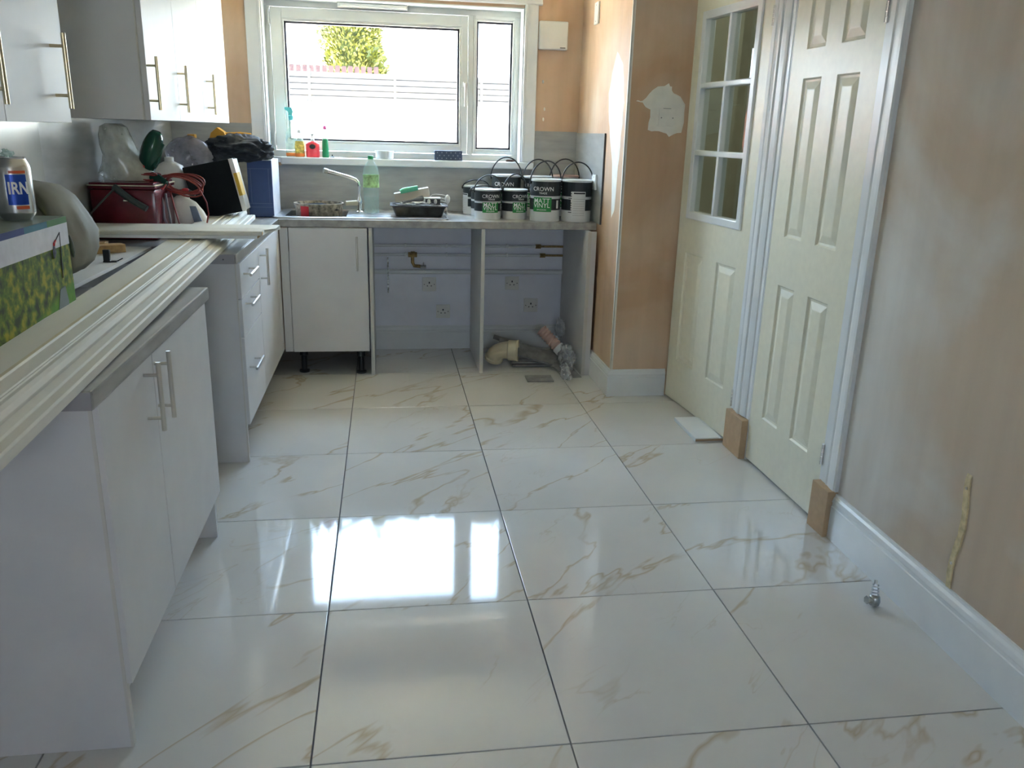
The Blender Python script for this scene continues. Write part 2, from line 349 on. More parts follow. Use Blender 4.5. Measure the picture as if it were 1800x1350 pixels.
# filler skim on the pier: uneven flat patches, slightly proud
def patch(bm, pts, to3, t, n3):
    c = Vector((sum(p[0] for p in pts)/len(pts), sum(p[1] for p in pts)/len(pts)))
    out = [bm.verts.new(to3(*p)) for p in pts]
    inn = [bm.verts.new(Vector(to3(*(c+(Vector(p)-c)*.93))) + Vector(n3)*t) for p in pts]
    n = len(pts)
    for k in range(n): bm.faces.new((out[k], out[(k+1)%n], inn[(k+1)%n], inn[k]))
    bm.faces.new(inn)
def ragged(pts, amp, sub=3):
    r = []
    for k in range(len(pts)):
        a, b = Vector(pts[k]), Vector(pts[(k+1)%len(pts)])
        for s in range(sub):
            p = a.lerp(b, s/sub)
            r.append((p.x + random.uniform(-amp, amp), p.y + random.uniform(-amp, amp)))
    return r
bm = nb()
patch(bm, ragged([(1.435,1.545),(1.47,1.55),(1.52,1.60),(1.60,1.635),(1.615,1.60),(1.66,1.575),(1.69,1.54),(1.685,1.40),(1.62,1.38),(1.56,1.40),(1.51,1.41),(1.505,1.50),(1.48,1.53)], .006), lambda a,b: (a, -1.13, b), .0015, (0,-1,0))
obj('filler_patch', bm, 'filler', pier)
bm = nb()
patch(bm, ragged([(-.88,1.79),(-.98,1.74),(-1.02,1.70),(-1.07,1.54),(-1.05,1.37),(-1.03,1.22),(-1.01,1.0),(-.95,.95),(-.91,1.22),(-.84,1.35),(-.785,1.45),(-.75,1.59),(-.80,1.69)], .006), lambda a,b: (XR, a, b), .0015, (-1,0,0))
obj('filler_patch', bm, 'filler', pier)
bm = nb(); bx(bm, XR-.0025, XR+.002, -1.1325, -1.118, .14, 2.4); bx(bm, XR-.001, XR+.012, -1.1325, -1.128, .14, 2.4)
obj('corner_bead', bm, 'filler', pier)
# door wall
bm = nb()
bx(bm, XD+.01, XD+.11, -2.09, -1.885, 0, 2.45); bx(bm, XD+.01, XD+.11, -1.885, -1.13, 2.06, 2.45); bx(bm, XD+.01, XD+.11, -2.73, -2.09, 2.06, 2.45)
struct('wall_doors', bm, 'plaster_r')
# right wall, very slightly out of line
WA = (XD+.012, -2.73); WB_ = (1.745-.003*0, -4.0)
def xr(y): return WA[0] + (WB_[0]-WA[0])*(y-WA[1])/(WB_[1]-WA[1])
bm = nb(); prism(bm, [(xr(-2.73), -2.73), (xr(YE), YE), (2.0, YE), (2.0, -2.73)], 0, 2.45, 'z')
wr = struct('wall_right', bm, 'plaster_r')
# filled cable chase running down to the skirting
bm = nb(); L_ = []; Rr = []
zs = [.155+.36*k/16 for k in range(17)]
for k, z in enumerate(zs):
    yc = -3.475+.008*math.sin(k*.5); w = .011+.003*noise.noise(Vector((k*.7, 1, 2)))
    L_.append((yc-w, z)); Rr.append((yc+w+.002*noise.noise(Vector((k*.9, 5, 2))), z))
patch(bm, L_ + Rr[::-1], lambda a,b: (xr(a), a, b), .004, (-1,0,0)); cf = obj('filled_cable_chase', bm, 'ygreen', wr)
M['chase'] = mat('old_cream_filler', (.60, .50, .30), .7, var=.2, vscale=60); cf.data.materials[0] = M['chase']
for z in (.475, .245):
    bm = nb(); tube(bm, [(xr(-3.47)-.0025, -3.47, z), (xr(-3.47)-.006, -3.47, z)], .0045, 10); obj('clip_nail', bm, 'steel', cf)
# rear wall behind the camera; its opening is added, sized for fill light
bm = nb(); bx(bm, XL-.1, .08, YE-.1, YE, 0, 2.45); bx(bm, .62, 2.0, YE-.1, YE, 0, 2.45); bx(bm, .08, .62, YE-.1, YE, 1.72, 2.45); bx(bm, .08, .62, YE-.1, YE, 0, 1.18)
struct('wall_rear', bm, 'plaster')
# hall and cupboard behind the doors
hl = bpy.data.lights.new('hall_fill', 'POINT'); hl.energy = 1.6; hl.shadow_soft_size = .1; hl.color = (1,.97,.88)  # added fill light, lifts the dark view through the door panes
ho = bpy.data.objects.new('hall_fill', hl); COL.objects.link(ho); ho.location = (2.6, -1.75, 2.1)
M['hall'] = mat('hall_paint', (.55, .56, .46), .7, var=.1)
bm = nb(); bx(bm, 3.2, 3.3, -3.2, .22, 0, 2.45); bx(bm, 1.95, 3.3, -.15, -.05, 0, 2.45); bx(bm, 1.875, 3.3, -2.12, -2.06, 0, 2.45); bx(bm, 1.80, 1.956, -1.142, -1.1305, 0, 2.45); bx(bm, 1.951, 1.96, -1.1305, -.15, 0, 2.45)
struct('wall_hall', bm, 'hall')
bm = nb(); bx(bm, 1.96, 2.0, -2.73, -2.12, 0, 2.45); struct('wall_cupboard', bm, 'hall')

# ------------------------------------------------------------------ skirting boards
def skirt_profile(h=.165, t=.018):
    return [(0,0),(t,0),(t,h*.72),(t*.82,h*.735),(t*.82,h*.80),(t*.95,h*.82),(t*.75,h*.90),(t*.45,h*.95),(t*.40,h),(0,h)]
def skirt(name, p0, p1, nrm, h=.165, t=.018, ext0=0, ext1=0):
    """board along the wall from p0 to p1 (xy), nrm points into the room"""
    bm = nb(); n = Vector((nrm[0], nrm[1], 0)); a, b = Vector((*p0, 0)), Vector((*p1, 0)); d = (b-a).normalized()
    R0, R1 = [], []
    for (o, z) in skirt_profile(h, t):
        R0.append(bm.verts.new(a + n*o + d*(o*ext0) + Vector((0,0,z)))); R1.append(bm.verts.new(b + n*o + d*(o*ext1) + Vector((0,0,z))))
    m = len(R0); bm.faces.new(R0); bm.faces.new(R1[::-1])
    for k in range(m): bm.faces.new((R0[k], R1[k], R1[(k+1)%m], R0[(k+1)%m]))
    return struct(name, bm, 'gloss')
skirt('baseboard_back', (.06, YB), (1.36, YB), (0,-1), .155)
skirt('baseboard_pier_side', (XR, -.70), (XR, -1.13), (-1,0), .15, .018, 0, 1)
skirt('baseboard_pier_front', (XR, -1.13), (1.70, -1.13), (0,-1), .15, .018, -1, 0)
dy = Vector((WB_[0]-WA[0], WB_[1]-WA[1], 0)).normalized(); nr = (dy.y, -dy.x) if dy.y < 0 else (-dy.y, dy.x)
skirt('baseboard_right', (xr(-2.835), -2.835), (xr(YE+.02), YE+.02), (-abs(nr[0]), nr[1]), .17, .020)

# ------------------------------------------------------------------ window
W1 = sempty('window_1', (OX0, .08, 1.2))
bm = nb(); bx(bm, OX0, OX0+.006, YB, .09, 1.2, 2.09); bx(bm, OX1-.006, OX1, YB, .09, 1.2, 2.09); bx(bm, OX0, OX1, YB, .09, 2.083, 2.09)
struct('trim_10', bm, 'gloss')
def wfr(name, x0, x1, y0, y1, z0, z1, m='upvc', bev=.004, par=None): return obj(name, box(x0, x1, y0, y1, z0, z1, bev), m, par or W1)
bm = nb()
for a in ((OX0, -.472, 1.235, 2.05), (.985, OX1, 1.235, 2.05), (OX0, OX1, 2.05, OZ1), (OX0, OX1, 1.20, 1.235), (.705, .738, 1.235, 2.05)):
    bx(bm, a[0], a[1], .085, .155, a[2], a[3], .003)
obj('frame', bm, 'upvc', W1)
def sash(name, x0, x1, z0, z1, gx0, gx1, gz0, gz1, y=.07):
    bm = nb()
    bx(bm, x0, gx0-.012, y, .14, z0, z1, .004); bx(bm, gx1+.012, x1, y, .14, z0, z1, .004)
    bx(bm, gx0-.012, gx1+.012, y, .14, gz1+.012, z1, .004); bx(bm, gx0-.012, gx1+.012, y, .14, z0, gz0-.012, .004)
    s = obj(name, bm, 'upvc', W1)
    bm = nb()    # bevelled glazing bead
    for (a, b, c, d) in ((gx0-.012, gx0, gz0-.012, gz1+.012), (gx1, gx1+.012, gz0-.012, gz1+.012), (gx0, gx1, gz1, gz1+.012), (gx0, gx1, gz0-.012, gz0)):
        bx(bm, a, b, y+.006, .13, c, d, .002)
    obj('glazing_bead', bm, 'upvc', s)
    bm = nb(); g = .011
    for (a, b, c, d) in ((gx0, gx0+g, gz0, gz1), (gx1-g, gx1, gz0, gz1), (gx0, gx1, gz1-g, gz1), (gx0, gx1, gz0, gz0+g)):
        bx(bm, a, b, y+.02, .115, c, d)
    obj('gasket', bm, 'gasket', s)
    obj('pane', box(gx0+.001, gx1-.001, y+.030, y+.034, gz0+.001, gz1-.001), 'glass', s)
    return s
s1 = sash('opening_sash', -.468, .702, 1.238, 2.046, -.392, .650, 1.297, 1.972)
s2 = sash('fixed_light', .738, 1.0, 1.238, 2.052, .758, .980, 1.27, 2.020, .078)
bm = nb(); bx(bm, .672, .700, .050, .070, 1.635, 1.668, .004); bx(bm, .679, .693, .036, .050, 1.640, 1.662, .003); bx(bm, .680, .692, .030, .040, 1.520, 1.660, .004)
obj('window_handle', bm, 'steel', W1)
for z0, z1 in ((1.945, 2.03), (1.255, 1.345)):
    bm = nb(); tube(bm, [(-.476, .066, z0), (-.476, .066, z1)], .006, 10); bx(bm, -.484, -.468, .066, .085, z0+.01, z1-.01)
    obj('hinge', bm, 'steel' if z0 < 1.5 else 'upvc', W1, 40)
bm = nb(); bx(bm, -.075, .335, .030, .085, 2.058, 2.088, .004); v = obj('trickle_vent', bm, 'upvc', W1)
obj('vent_flap', box(-.06, .32, .022, .031, 2.062, 2.076, .002), 'upvc', v)
# window board and casings
bm = nb(); bx(bm, OX0, OX1, YB-.002, .09, 1.168, 1.2); bx(bm, -.432, 1.108, -.083, YB, 1.158, 1.2, .008)
struct('trim_1', bm, 'gloss')
def casing(name, x0, x1, z0, z1, horizontal=False):
    bm = nb(); bx(bm, x0, x1, YB-.018, YB, z0, z1, .003)
    if horizontal: bx(bm, x0, x1, YB-.024, YB, z0+.005, z0+.018, .002)
    else:
        inner = x1 if x0 < 0 else x0
        s = -1 if x0 < 0 else 1
        bx(bm, min(inner, inner+s*.016), max(inner, inner+s*.016), YB-.023, YB, z0, z1, .003)
    struct(name, bm, 'gloss')
casing('trim_2', -.590, -.505, 1.150, 2.106); casing('trim_3', 1.03, 1.112, 1.201, 2.106); casing('trim_4', -.60, 1.135, 2.106, 2.20, True)

# ------------------------------------------------------------------ doors
def door_leaf(name, root, Wd, Z0, Z1, panels, holes, T=.035, mname='cream'):
    """local frame: a = width from the hinge along +Y, front face at x=0 facing -X, body towards +X"""
    bm = nb()
    ys = sorted({0, Wd} | {v for p in panels+holes for v in p[:2]}); zs = sorted({Z0, Z1} | {v for p in panels+holes for v in p[2:]})
    def cls(a, b):
        for p in panels:
            if p[0] < a < p[1] and p[2] < b < p[3]: return 1
        for p in holes:
            if p[0] < a < p[1] and p[2] < b < p[3]: return 2
        return 0
    V = {}
    def vt(x, y, z):
        k = (round(x,5), round(y,5), round(z,5))
        if k not in V: V[k] = bm.verts.new(k)
        return V[k]
    for i in range(len(ys)-1):
        for j in range(len(zs)-1):
            c = cls((ys[i]+ys[i+1])/2, (zs[j]+zs[j+1])/2)
            q = [(ys[i],zs[j]),(ys[i+1],zs[j]),(ys[i+1],zs[j+1]),(ys[i],zs[j+1])]
            if c == 0: bm.faces.new([vt(0,*p) for p in q])
            if c != 2: bm.faces.new([vt(T,*p) for p in q[::-1]])
    for (a0,a1,b0,b1) in panels:
        rows = []
        for ins, dep in ((0,0),(.006,.007),(.014,.008),(.040,.001),(.044,.0005)):
            rows.append([vt(dep, *p) for p in ((a0+ins,b0+ins),(a1-ins,b0+ins),(a1-ins,b1-ins),(a0+ins,b1-ins))])
        for A, B in zip(rows, rows[1:]):
            for k in range(4): bm.faces.new((A[k], A[(k+1)%4], B[(k+1)%4], B[k]))
        bm.faces.new(rows[-1])
    def rim(a0,a1,b0,b1):
        Y = [y for y in ys if a0 <= y <= a1]; Z = [z for z in zs if b0 <= z <= b1]
        for y in (a0, a1):
            for p, q in zip(Z, Z[1:]): bm.faces.new((vt(0,y,p), vt(0,y,q), vt(T,y,q), vt(T,y,p)))
        for z in (b0, b1):
            for p, q in zip(Y, Y[1:]): bm.faces.new((vt(0,p,z), vt(0,q,z), vt(T,q,z), vt(T,p,z)))
    rim(0, Wd, Z0, Z1)
    for h in holes: rim(*h)
    return obj(name, bm, mname, root, world=False)
def hinge(root, y, z, sgn=-1):
    bm = nb(); bx(bm, -.004, 0, y-.004, y+.012, z-.04, z+.04, .001)
    for k in range(5): tube(bm, [(-.006, y, z-.04+.016*k+.001), (-.006, y, z-.04+.016*(k+1)-.001)], .005, 8)
    for k in range(3): tube(bm, [(-.004, y+.007, z-.025+.025*k), (-.0055, y+.007, z-.025+.025*k)], .0025, 6)
    obj('hinge', bm, 'steel', root, 40, world=False)
# door 1: ajar, half glazed with six panes
D1 = sempty('door_1', (1.768, -1.888, 0), math.radians(5.1))
G = (.10, .635, .995, 1.94)
door_leaf('door_leaf', D1, .735, .012, 2.04, [(.10,.288,.235,.812), (.435,.635,.235,.812)], [G])
bm = nb()
bw = .026
for (a,b,c,d) in ((G[0]-.012,G[0]+bw,G[2]-.012,G[3]+.012),(G[1]-bw,G[1]+.012,G[2]-.012,G[3]+.012)): bx(bm, -.010, .045, a, b, c, d, .005)
for (c,d) in ((G[2]-.012,G[2]+bw),(G[3]-bw,G[3]+.012)): bx(bm, -.0095, .0445, G[0], G[1], c, d, .005)
gf = obj('glazing_frame', bm, 'gloss', D1, world=False)
ym = (G[0]+G[1])/2; zz = [G[2], 1.305, 1.617, G[3]]
bm = nb(); bx(bm, -.007, .042, ym-.011, ym+.011, G[2], G[3], .005); obj('glazing_bar', bm, 'gloss', gf, world=False)
for z in zz[1:3]: bm = nb(); bx(bm, -.0075, .0425, G[0], G[1], z-.013, z+.013, .005); obj('glazing_bar', bm, 'gloss', gf, world=False)
for a, b in ((G[0], ym), (ym, G[1])):
    for k in range(3):
        z0 = zz[k] + (0 if k == 0 else .0); z1 = zz[k+1]
        obj('pane', box(.016, .020, a+.008, b-.008, z0+.008, z1-.008), 'dglass', gf, world=False)
hinge(D1, -.004, 1.86); hinge(D1, -.004, .225)
# door 2: closed six-panel door, hinged on its right-hand side
D2 = sempty('door_2', (XD+.001, -2.716, 0))
pa, pb = (.112, .260), (.371, .511)
door_leaf('door_leaf', D2, .622, .012, 2.04, [(a[0],a[1],z0,z1) for a in (pa,pb) for z0,z1 in ((.235,.812),(1.004,1.602),(1.705,1.935))], [])
hinge(D2, -.004, .275); hinge(D2, -.004, 1.78)
# linings and architraves (moulded, running down to bare MDF plinth blocks)
def architrave(name, y0, y1, z0, z1, flip=False):
    prof = [(0,0),(.014,0),(.014,.28),(.019,.34),(.016,.42),(.019,.55),(.0225,.80),(.0225,.93),(.017,1),(0,1)]
    if flip: prof = [(d, 1-t) for d, t in prof][::-1]
    bm = nb(); prism(bm, [(XD+.012-d, y0+(y1-y0)*t) for d, t in prof], z0, z1, 'z'); struct(name, bm, 'gloss')
architrave('trim_5', -1.992, -1.900, .165, 2.13, True)
architrave('trim_6', -2.086, -2.000, .185, 2.13)
architrave('trim_7', -2.838, -2.738, .175, 2.13, True)
struct('trim_8', box(XD-.002, XD+.012, -2.000, -1.992, .18, 2.13), 'dark_gap')
bm = nb(); bx(bm, XD+.0, XD+.02, -2.738, -2.718, 0.0, 2.08); bx(bm, XD, XD+.02, -1.902, -1.888, 0, 2.08); bx(bm, XD+.0, XD+.02, -2.093, -2.086, 0, 2.08); struct('trim_9', bm, 'gloss')
tag(obj('plinth_block', box(XD-.030, XD+.010, -2.086, -1.905, 0.0, .180, .002), 'mdf'), 'bare brown MDF plinth block between the two cream doors', 'plinth block')
tag(obj('plinth_block', box(XD-.030, XD+.010, -2.838, -2.725, 0.0, .178, .002), 'mdf'), 'bare brown MDF plinth block at the end of the right-hand skirting board', 'plinth block')

# ================================================================== KITCHEN UNITS
def bar_handle(parent, p0, p1, off, rad=.006, m='steel', inset=.032):
    """bar from p0 to p1, held off a face along direction off (vector); posts reach back by |off|"""
    p0, p1, off = Vector(p0), Vector(p1), Vector(off); bm = nb(); d = (p1-p0).normalized()
    tube(bm, [p0, p1], rad, 12)
    for q in (p0+d*inset, p1-d*inset): tube(bm, [q, q-off], rad*.72, 10)
    return obj('handle', bm, m, parent, 40)
XF = -.392   # face of the doors on the left run
# near base unit
U = thing('base_cabinet', 'white two-door base cabinet nearest the camera on the left, under a short worktop', 'cabinet', (-.70, -3.14, 0))
obj('side_panel', box(XL+.02, XF-.019, -3.668, -3.650, 0, .83), 'lam', U); obj('side_panel', box(XL+.02, XF-.019, -2.636, -2.618, 0, .83), 'lam', U)
bm = nb(); bx(bm, XF-.0195, XF-.0185+.006, -3.6681, -3.6499, 0, .83); obj('edge_strip', bm, 'lam_edge', U)
obj('carcass', box(XL+.03, XF-.022, -3.649, -2.637, .15, .83), 'lam', U)
obj('plinth_board', box(XF-.10, XF-.085, -3.649, -2.637, .0, .15), 'lam', U)
d = obj('door', box(XF-.018, XF, -3.664, -3.262, .168, .826, .0015), 'lam', U)
bar_handle(d, (XF+.036, -3.345, .655), (XF+.036, -3.345, .828), (.036, 0, 0))
d = obj('door', box(XF-.018, XF, -3.258, -2.622, .168, .826, .0015), 'lam', U)
bar_handle(d, (XF+.036, -3.246, .655), (XF+.036, -3.246, .830), (.036, 0, 0))
# drawer and door base unit
U = thing('base_cabinet', 'white drawer and door base cabinet on the left, running into the corner', 'cabinet', (-.70, -1.3, 0))
obj('side_panel', box(XL+.02, XF-.019, -1.950, -1.932, 0, .85), 'lam', U)
obj('edge_strip', box(XF-.0195, XF-.013, -1.9501, -1.9319, 0, .85), 'lam_edge', U)
obj('carcass', box(XL+.03, XF-.022, -1.931, -.66, .15, .85), 'lam', U)
for z0, z1 in ((.705, .846), (.545, .701), (.168, .541)):
    d = obj('drawer', box(XF-.018, XF, -1.946, -1.452, z0, z1, .0015), 'lam', U)
    zh = {.705: .795, .545: .672, .168: .40}[z0]
    bar_handle(d, (XF+.034, -1.90, zh), (XF+.034, -1.70, zh), (.034, 0, 0), inset=.03)
d = obj('door', box(XF-.018, XF, -1.448, -.80, .168, .846, .0015), 'lam', U)
bar_handle(d, (XF+.034, -1.405, .665), (XF+.034, -1.405, .835), (.034, 0, 0))
obj('corner_post', box(XF-.018, XF, -.797, -.683, .168, .846, .001), 'lam', U)
# sink base unit on the window wall
U = thing('sink_cabinet', 'white single-door sink cabinet under the window, no kickboard fitted', 'cabinet', (-.15, -.4, 0))
obj('carcass', box(XF+.01, .07, -.66, -.06, .16, .72), 'lam', U)
obj('filler_strip', box(-.388, -.345, -.68, -.661, .152, .848, .001), 'lam', U)
d = obj('door', box(-.341, .082, -.68, -.661, .150, .848, .0015), 'lam', U)
bar_handle(d, (.026, -.712, .618), (.026, -.712, .806), (0, -.032, 0))
for x in (.03, -.30):
    bm = nb(); lathe(bm, [(.030,0),(.030,.012),(.016,.016),(.016,.10),(.024,.104),(.024,.13),(.035,.135),(.035,.16)], (x, -.60 if x > 0 else -.56, 0), 16); obj('leg', bm, 'black_pl', U, 40)
bm = nb(); tube(bm, [(-.12,-.3,.16),(-.12,-.3,.09),(-.10,-.25,.07),(-.02,-.12,.07)], .018, 10); obj('waste_pipe', bm, 'black_pl', U, 40)
# upright panels of the open appliance bays
for x0, x1, z1, lab in ((.090, .110, .85, 'white upright worktop panel beside the sink cabinet'), (.722, .742, .85, 'white upright worktop panel dividing the two open bays')):
    t = thing('support_panel', lab, 'panel', (x0, -.36, 0)); obj('board', box(x0, x1, -.655, -.066, 0, z1), 'lam', t); obj('edge_strip', box(x0-.0001, x1+.0001, -.6585, -.655, 0, z1), 'lam_edge', t)
t = thing('support_panel', 'white end panel under the worktop by the right-hand wall', 'panel', (1.34, -.36, 0)); obj('board', box(1.322, 1.342, -.735, -.066, 0, .85), 'lam', t); obj('edge_strip', box(1.3219, 1.3421, -.7385, -.735, 0, .85), 'lam_edge', t)
obj('wall_filler', box(1.3425, 1.372, -.735, -.72, 0, .85), 'lam', t)

# worktops
def worktop(x0, x1, y0, y1, z0, z1, bev=.006):
    return box(x0, x1, y0, y1, z0, z1, bev)
t = thing('worktop', 'short grey worktop on the near left cabinet, half hidden by mouldings', 'worktop', (-.7, -3.1, .83))
obj('slab', worktop(XL+.005, -.384, -3.713, -2.585, .831, .871), 'worktop', t)
M['cap'] = mat('worktop_end_cap', (.33, .32, .33), .4, var=.04)
c = obj('end_cap', box(XL+.005, -.386, -3.7155, -3.713, .832, .870, .001), 'cap', t)
bm = nb(); tube(bm, [(-.455, -3.7155, .852), (-.455, -3.7165, .852)], .003, 10); obj('cap_screw', bm, 'wlet', c)
t = thing('worktop', 'grey worktop along the left wall with a pale end cap and metal edge strip', 'worktop', (-.7, -1.3, .85))
obj('slab', worktop(XL+.005, -.400, -1.985, -.645, .851, .891), 'worktop', t)
c = obj('end_cap', box(XL+.005, -.402, -1.9875, -1.985, .852, .890, .001), 'cap', t)
bm = nb(); tube(bm, [(-.445, -1.9875, .87), (-.445, -1.9885, .87)], .003, 10); obj('cap_screw', bm, 'dark_gap', c)
obj('edge_strip', box(-.3995, -.393, -1.985, -.66, .854, .891, .002), 'steel', t)
t = thing('worktop', 'grey worktop under the window carrying the sink and the paint tubs', 'worktop', (.45, -.35, .85))
bm = nb()
SX0, SX1, SY0, SY1 = -.385, -.02, -.545, -.18
bx(bm, XL+.005, SX0, -.643, YB, .851, .891); bx(bm, SX1, 1.385, -.66, YB, .851, .891); bx(bm, SX0, SX1, -.66, SY0, .851, .891); bx(bm, SX0, SX1, SY1, YB, .851, .891)
bx(bm, -.399, SX0, -.66, -.643, .851, .891)
obj('slab', bm, 'worktop', t)
bm = nb(); bx(bm, -.40, 1.386, -.664, -.66, .851, .891, .003); obj('front_edge', bm, 'worktop', t)
# sink
t = thing('sink', 'stainless steel inset sink and drainer below the window', 'sink', (0.05, -.37, .891))
bm = nb(); z = .897
def sq(x0,x1,y0,y1,z,r=.03,n=5):
    out = []
    for cx, cy, a in ((x1-r,y1-r,0),(x0+r,y1-r,90),(x0+r,y0+r,180),(x1-r,y0+r,270)):
        for k in range(n): q = math.radians(a+90*k/(n-1)); out.append((cx+r*math.cos(q), cy+r*math.sin(q), z))
    return out
def loft(bm, rows, capa=False, capb=False):
    V = [[bm.verts.new(p) for p in r] for r in rows]; n = len(V[0])
    for A, B in zip(V, V[1:]):
        for k in range(n): bm.faces.new((A[k], A[(k+1)%n], B[(k+1)%n], B[k]))
    if capa: bm.faces.new(V[0][::-1])
    if capb: bm.faces.new(V[-1])
ob = sq(SX0+.012, SX1-.012, SY0+.012, SY1-.012, z, .04); 
loft(bm, [ob, [(p[0],p[1],z-.006) for p in ob], sq(SX0+.02, SX1-.02, SY0+.02, SY1-.02, .76, .05), sq(SX0+.05, SX1-.05, SY0+.05, SY1-.05, .745, .05)], False, True)
rim_o = sq(-.428, .533, -.612, -.118, z, .035)
# deck as strips round the bowl and over the drainer
bx(bm, -.425, SX0+.014, -.60, -.13, .8912, z); bx(bm, SX0+.010, SX1-.010, -.60, SY0+.014, .8912, z); bx(bm, SX0+.010, SX1-.010, SY1-.014, -.13, .8912, z); bx(bm, SX1-.014, .53, -.60, -.13, .8912, z)
loft(bm, [sq(-.435, .540, -.618, -.112, .8912, .04), sq(-.433, .538, -.616, -.114, .899, .04), sq(-.427, .532, -.610, -.120, .9005, .036), sq(-.422, .527, -.605, -.125, .897, .034)])
obj('basin', bm, 'sinksteel', t, 40)
bm = nb()
for k in range(9): bx(bm, .06, .49, -.545+.048*k, -.533+.048*k, .8968, .8990, .0012)
obj('drainer_ribs', bm, 'sinksteel', t)
# tap
t = thing('tap', 'chrome swan-neck kitchen tap leaning over the sink', 'tap', (.035, -.30, .897))
bm = nb(); lathe(bm, [(.024,0),(.024,.008),(.016,.014),(.014,.05),(.017,.055),(.017,.075),(.011,.085),(.010,.10)], (.035,-.30,.897), 20); obj('tap_body', bm, 'chrome', t, 40)
bm = nb(); tube(bm, [(.035,-.30,.99),(.035,-.30,1.05),(.030,-.305,1.075),(.015,-.315,1.090),(-.02,-.33,1.104),(-.08,-.355,1.120),(-.148,-.38,1.138)], [.009,.009,.009,.009,.009,.0105,.0125], 14); obj('spout', bm, 'chrome', t, 50)
bm = nb(); tube(bm, [(-.140,-.377,1.136),(-.160,-.386,1.141)], .0145, 14); obj('spout_tip', bm, 'steel', t, 50)
bm = nb(); tube(bm, [(.022,-.30,.955),(-.045,-.32,.953)], [.016,.014], 14); obj('lever', bm, 'elbow', t, 50)

# splashbacks
t = thing('splashback', 'grey splashback sheet behind the sink and around the window', 'splashback', (.2, YB, .891))
bm = nb(); y0, y1 = YB-.008, YB-.001
bx(bm, XL+.002, -.592, y0, y1, .892, 1.388); bx(bm, -.592, 1.113, y0, y1, .892, 1.149); bx(bm, -.43, 1.105, y0, y1, 1.149, 1.158); bx(bm, 1.113, XR-.009, y0, y1, .892, 1.39)
obj('sheet', bm, 'splash', t)
t = thing('splashback', 'grey splashback sheet on the pier wall beside the paint tubs', 'splashback', (XR, -.4, .891)); obj('sheet', box(XR-.009, XR-.001, -.748, YB-.001, .892, 1.385), 'splash', t)
obj('edge_trim', box(XR-.010, XR-.0005, -.752, -.748, .892, 1.386), 'dark_gap', t)
M['splash_l'] = mat('pale_sheet', (.46, .46, .42), .22, var=.1, vscale=4)
t = thing('splashback', 'pale shiny splashback sheet on the left wall below the nearest wall cupboard', 'splashback', (XL, -3, .9)); obj('sheet', box(XL+.001, XL+.009, -4.1, -2.03, .874, 1.39), 'splash_l', t)
# wall cupboards
def wallcab(label, y0, y1, doors, handles, zb=1.385):
    U = thing('wall_cabinet', label, 'cabinet', (XL+.2, (y0+y1)/2, zb))
    obj('carcass', box(XL+.001, -.681, y0, y1, zb, 2.12), 'lam', U)
    obj('edge_strip', box(-.681, -.6795, y0, y0+.018, zb, 2.12), 'lam_edge', U)
    for (a, b), h in zip(doors, handles):
        d = obj('door', box(-.6795, -.660, a+.0015, b-.0015, zb-.001, 2.118, .0012), 'lam', U)
        bar_handle(d, (-.625, h, zb+.035), (-.625, h, zb+.22), (.035, 0, 0), m='brass')
    return U
wallcab('white three-door wall cupboard with brass-toned bar handles beside the window', -2.018, -.385, [(-2.0,-1.533),(-1.533,-1.042),(-1.042,-.385)], [-1.993,-1.527,-.945])
wallcab('white wall cupboard at the top left edge of the view with two long brass-toned handles', -3.70, -2.80, [(-3.70,-3.233),(-3.233,-2.818)], [-3.303,-2.911], 1.37)

# ================================================================== UNDER THE WORKTOP
for z, x1 in ((.677, 1.15), (.619, 1.18), (.511, 1.322)):
    r = .016 if z < .6 else .009
    t = thing('pipe', {.677: 'uppermost thin white-painted pipe across the open bays', .619: 'middle thin white-painted pipe across the open bays, with a brass tee', .511: 'thick white-painted waste pipe, lowest of the three pipes'}[z], 'pipe', (.7, YB-.03, z))
    bm = nb(); tube(bm, [(.111, YB-.026, z), (x1, YB-.026, z)], r, 12); obj('painted_pipe', bm, 'gloss', t, 40)
    if z > .6:
        bm = nb(); tube(bm, [(x1-.01, YB-.026, z), (x1+.025, YB-.026, z)], .015, 6); obj('coupling', bm, 'oldbrass', t)
        bm = nb(); tube(bm, [(x1+.025, YB-.026, z), (1.322, YB-.026, z)], .007, 10); obj('bare_pipe', bm, 'oldbrass', t, 40)
        for x in (.30, .56, .95): obj('clip', box(x, x+.012, YB-.036, YB-.001, z-.012, z+.012, .002), 'gloss', t)
    if z == .619:
        bm = nb(); tube(bm, [(.322, YB-.026, z), (.378, YB-.026, z)], .016, 8); tube(bm, [(.35, YB-.026, z), (.35, YB-.026, z-.05), (.36, YB-.03, z-.07), (.40, YB-.04, z-.072)], .011, 10); tube(bm, [(.352,YB-.026,z+.01),(.352,YB-.026,z+.02)], .014, 8)
        obj('brass_tee', bm, 'oldbrass', t, 40)
        bm = nb(); tube(bm, [(.40, YB-.04, z-.072), (.435, YB-.045, z-.072)], .013, 8); tube(bm, [(.418, YB-.05, z-.06), (.418, YB-.05, z-.045)], .004, 6); obj('valve', bm, 'chrome', t, 40)
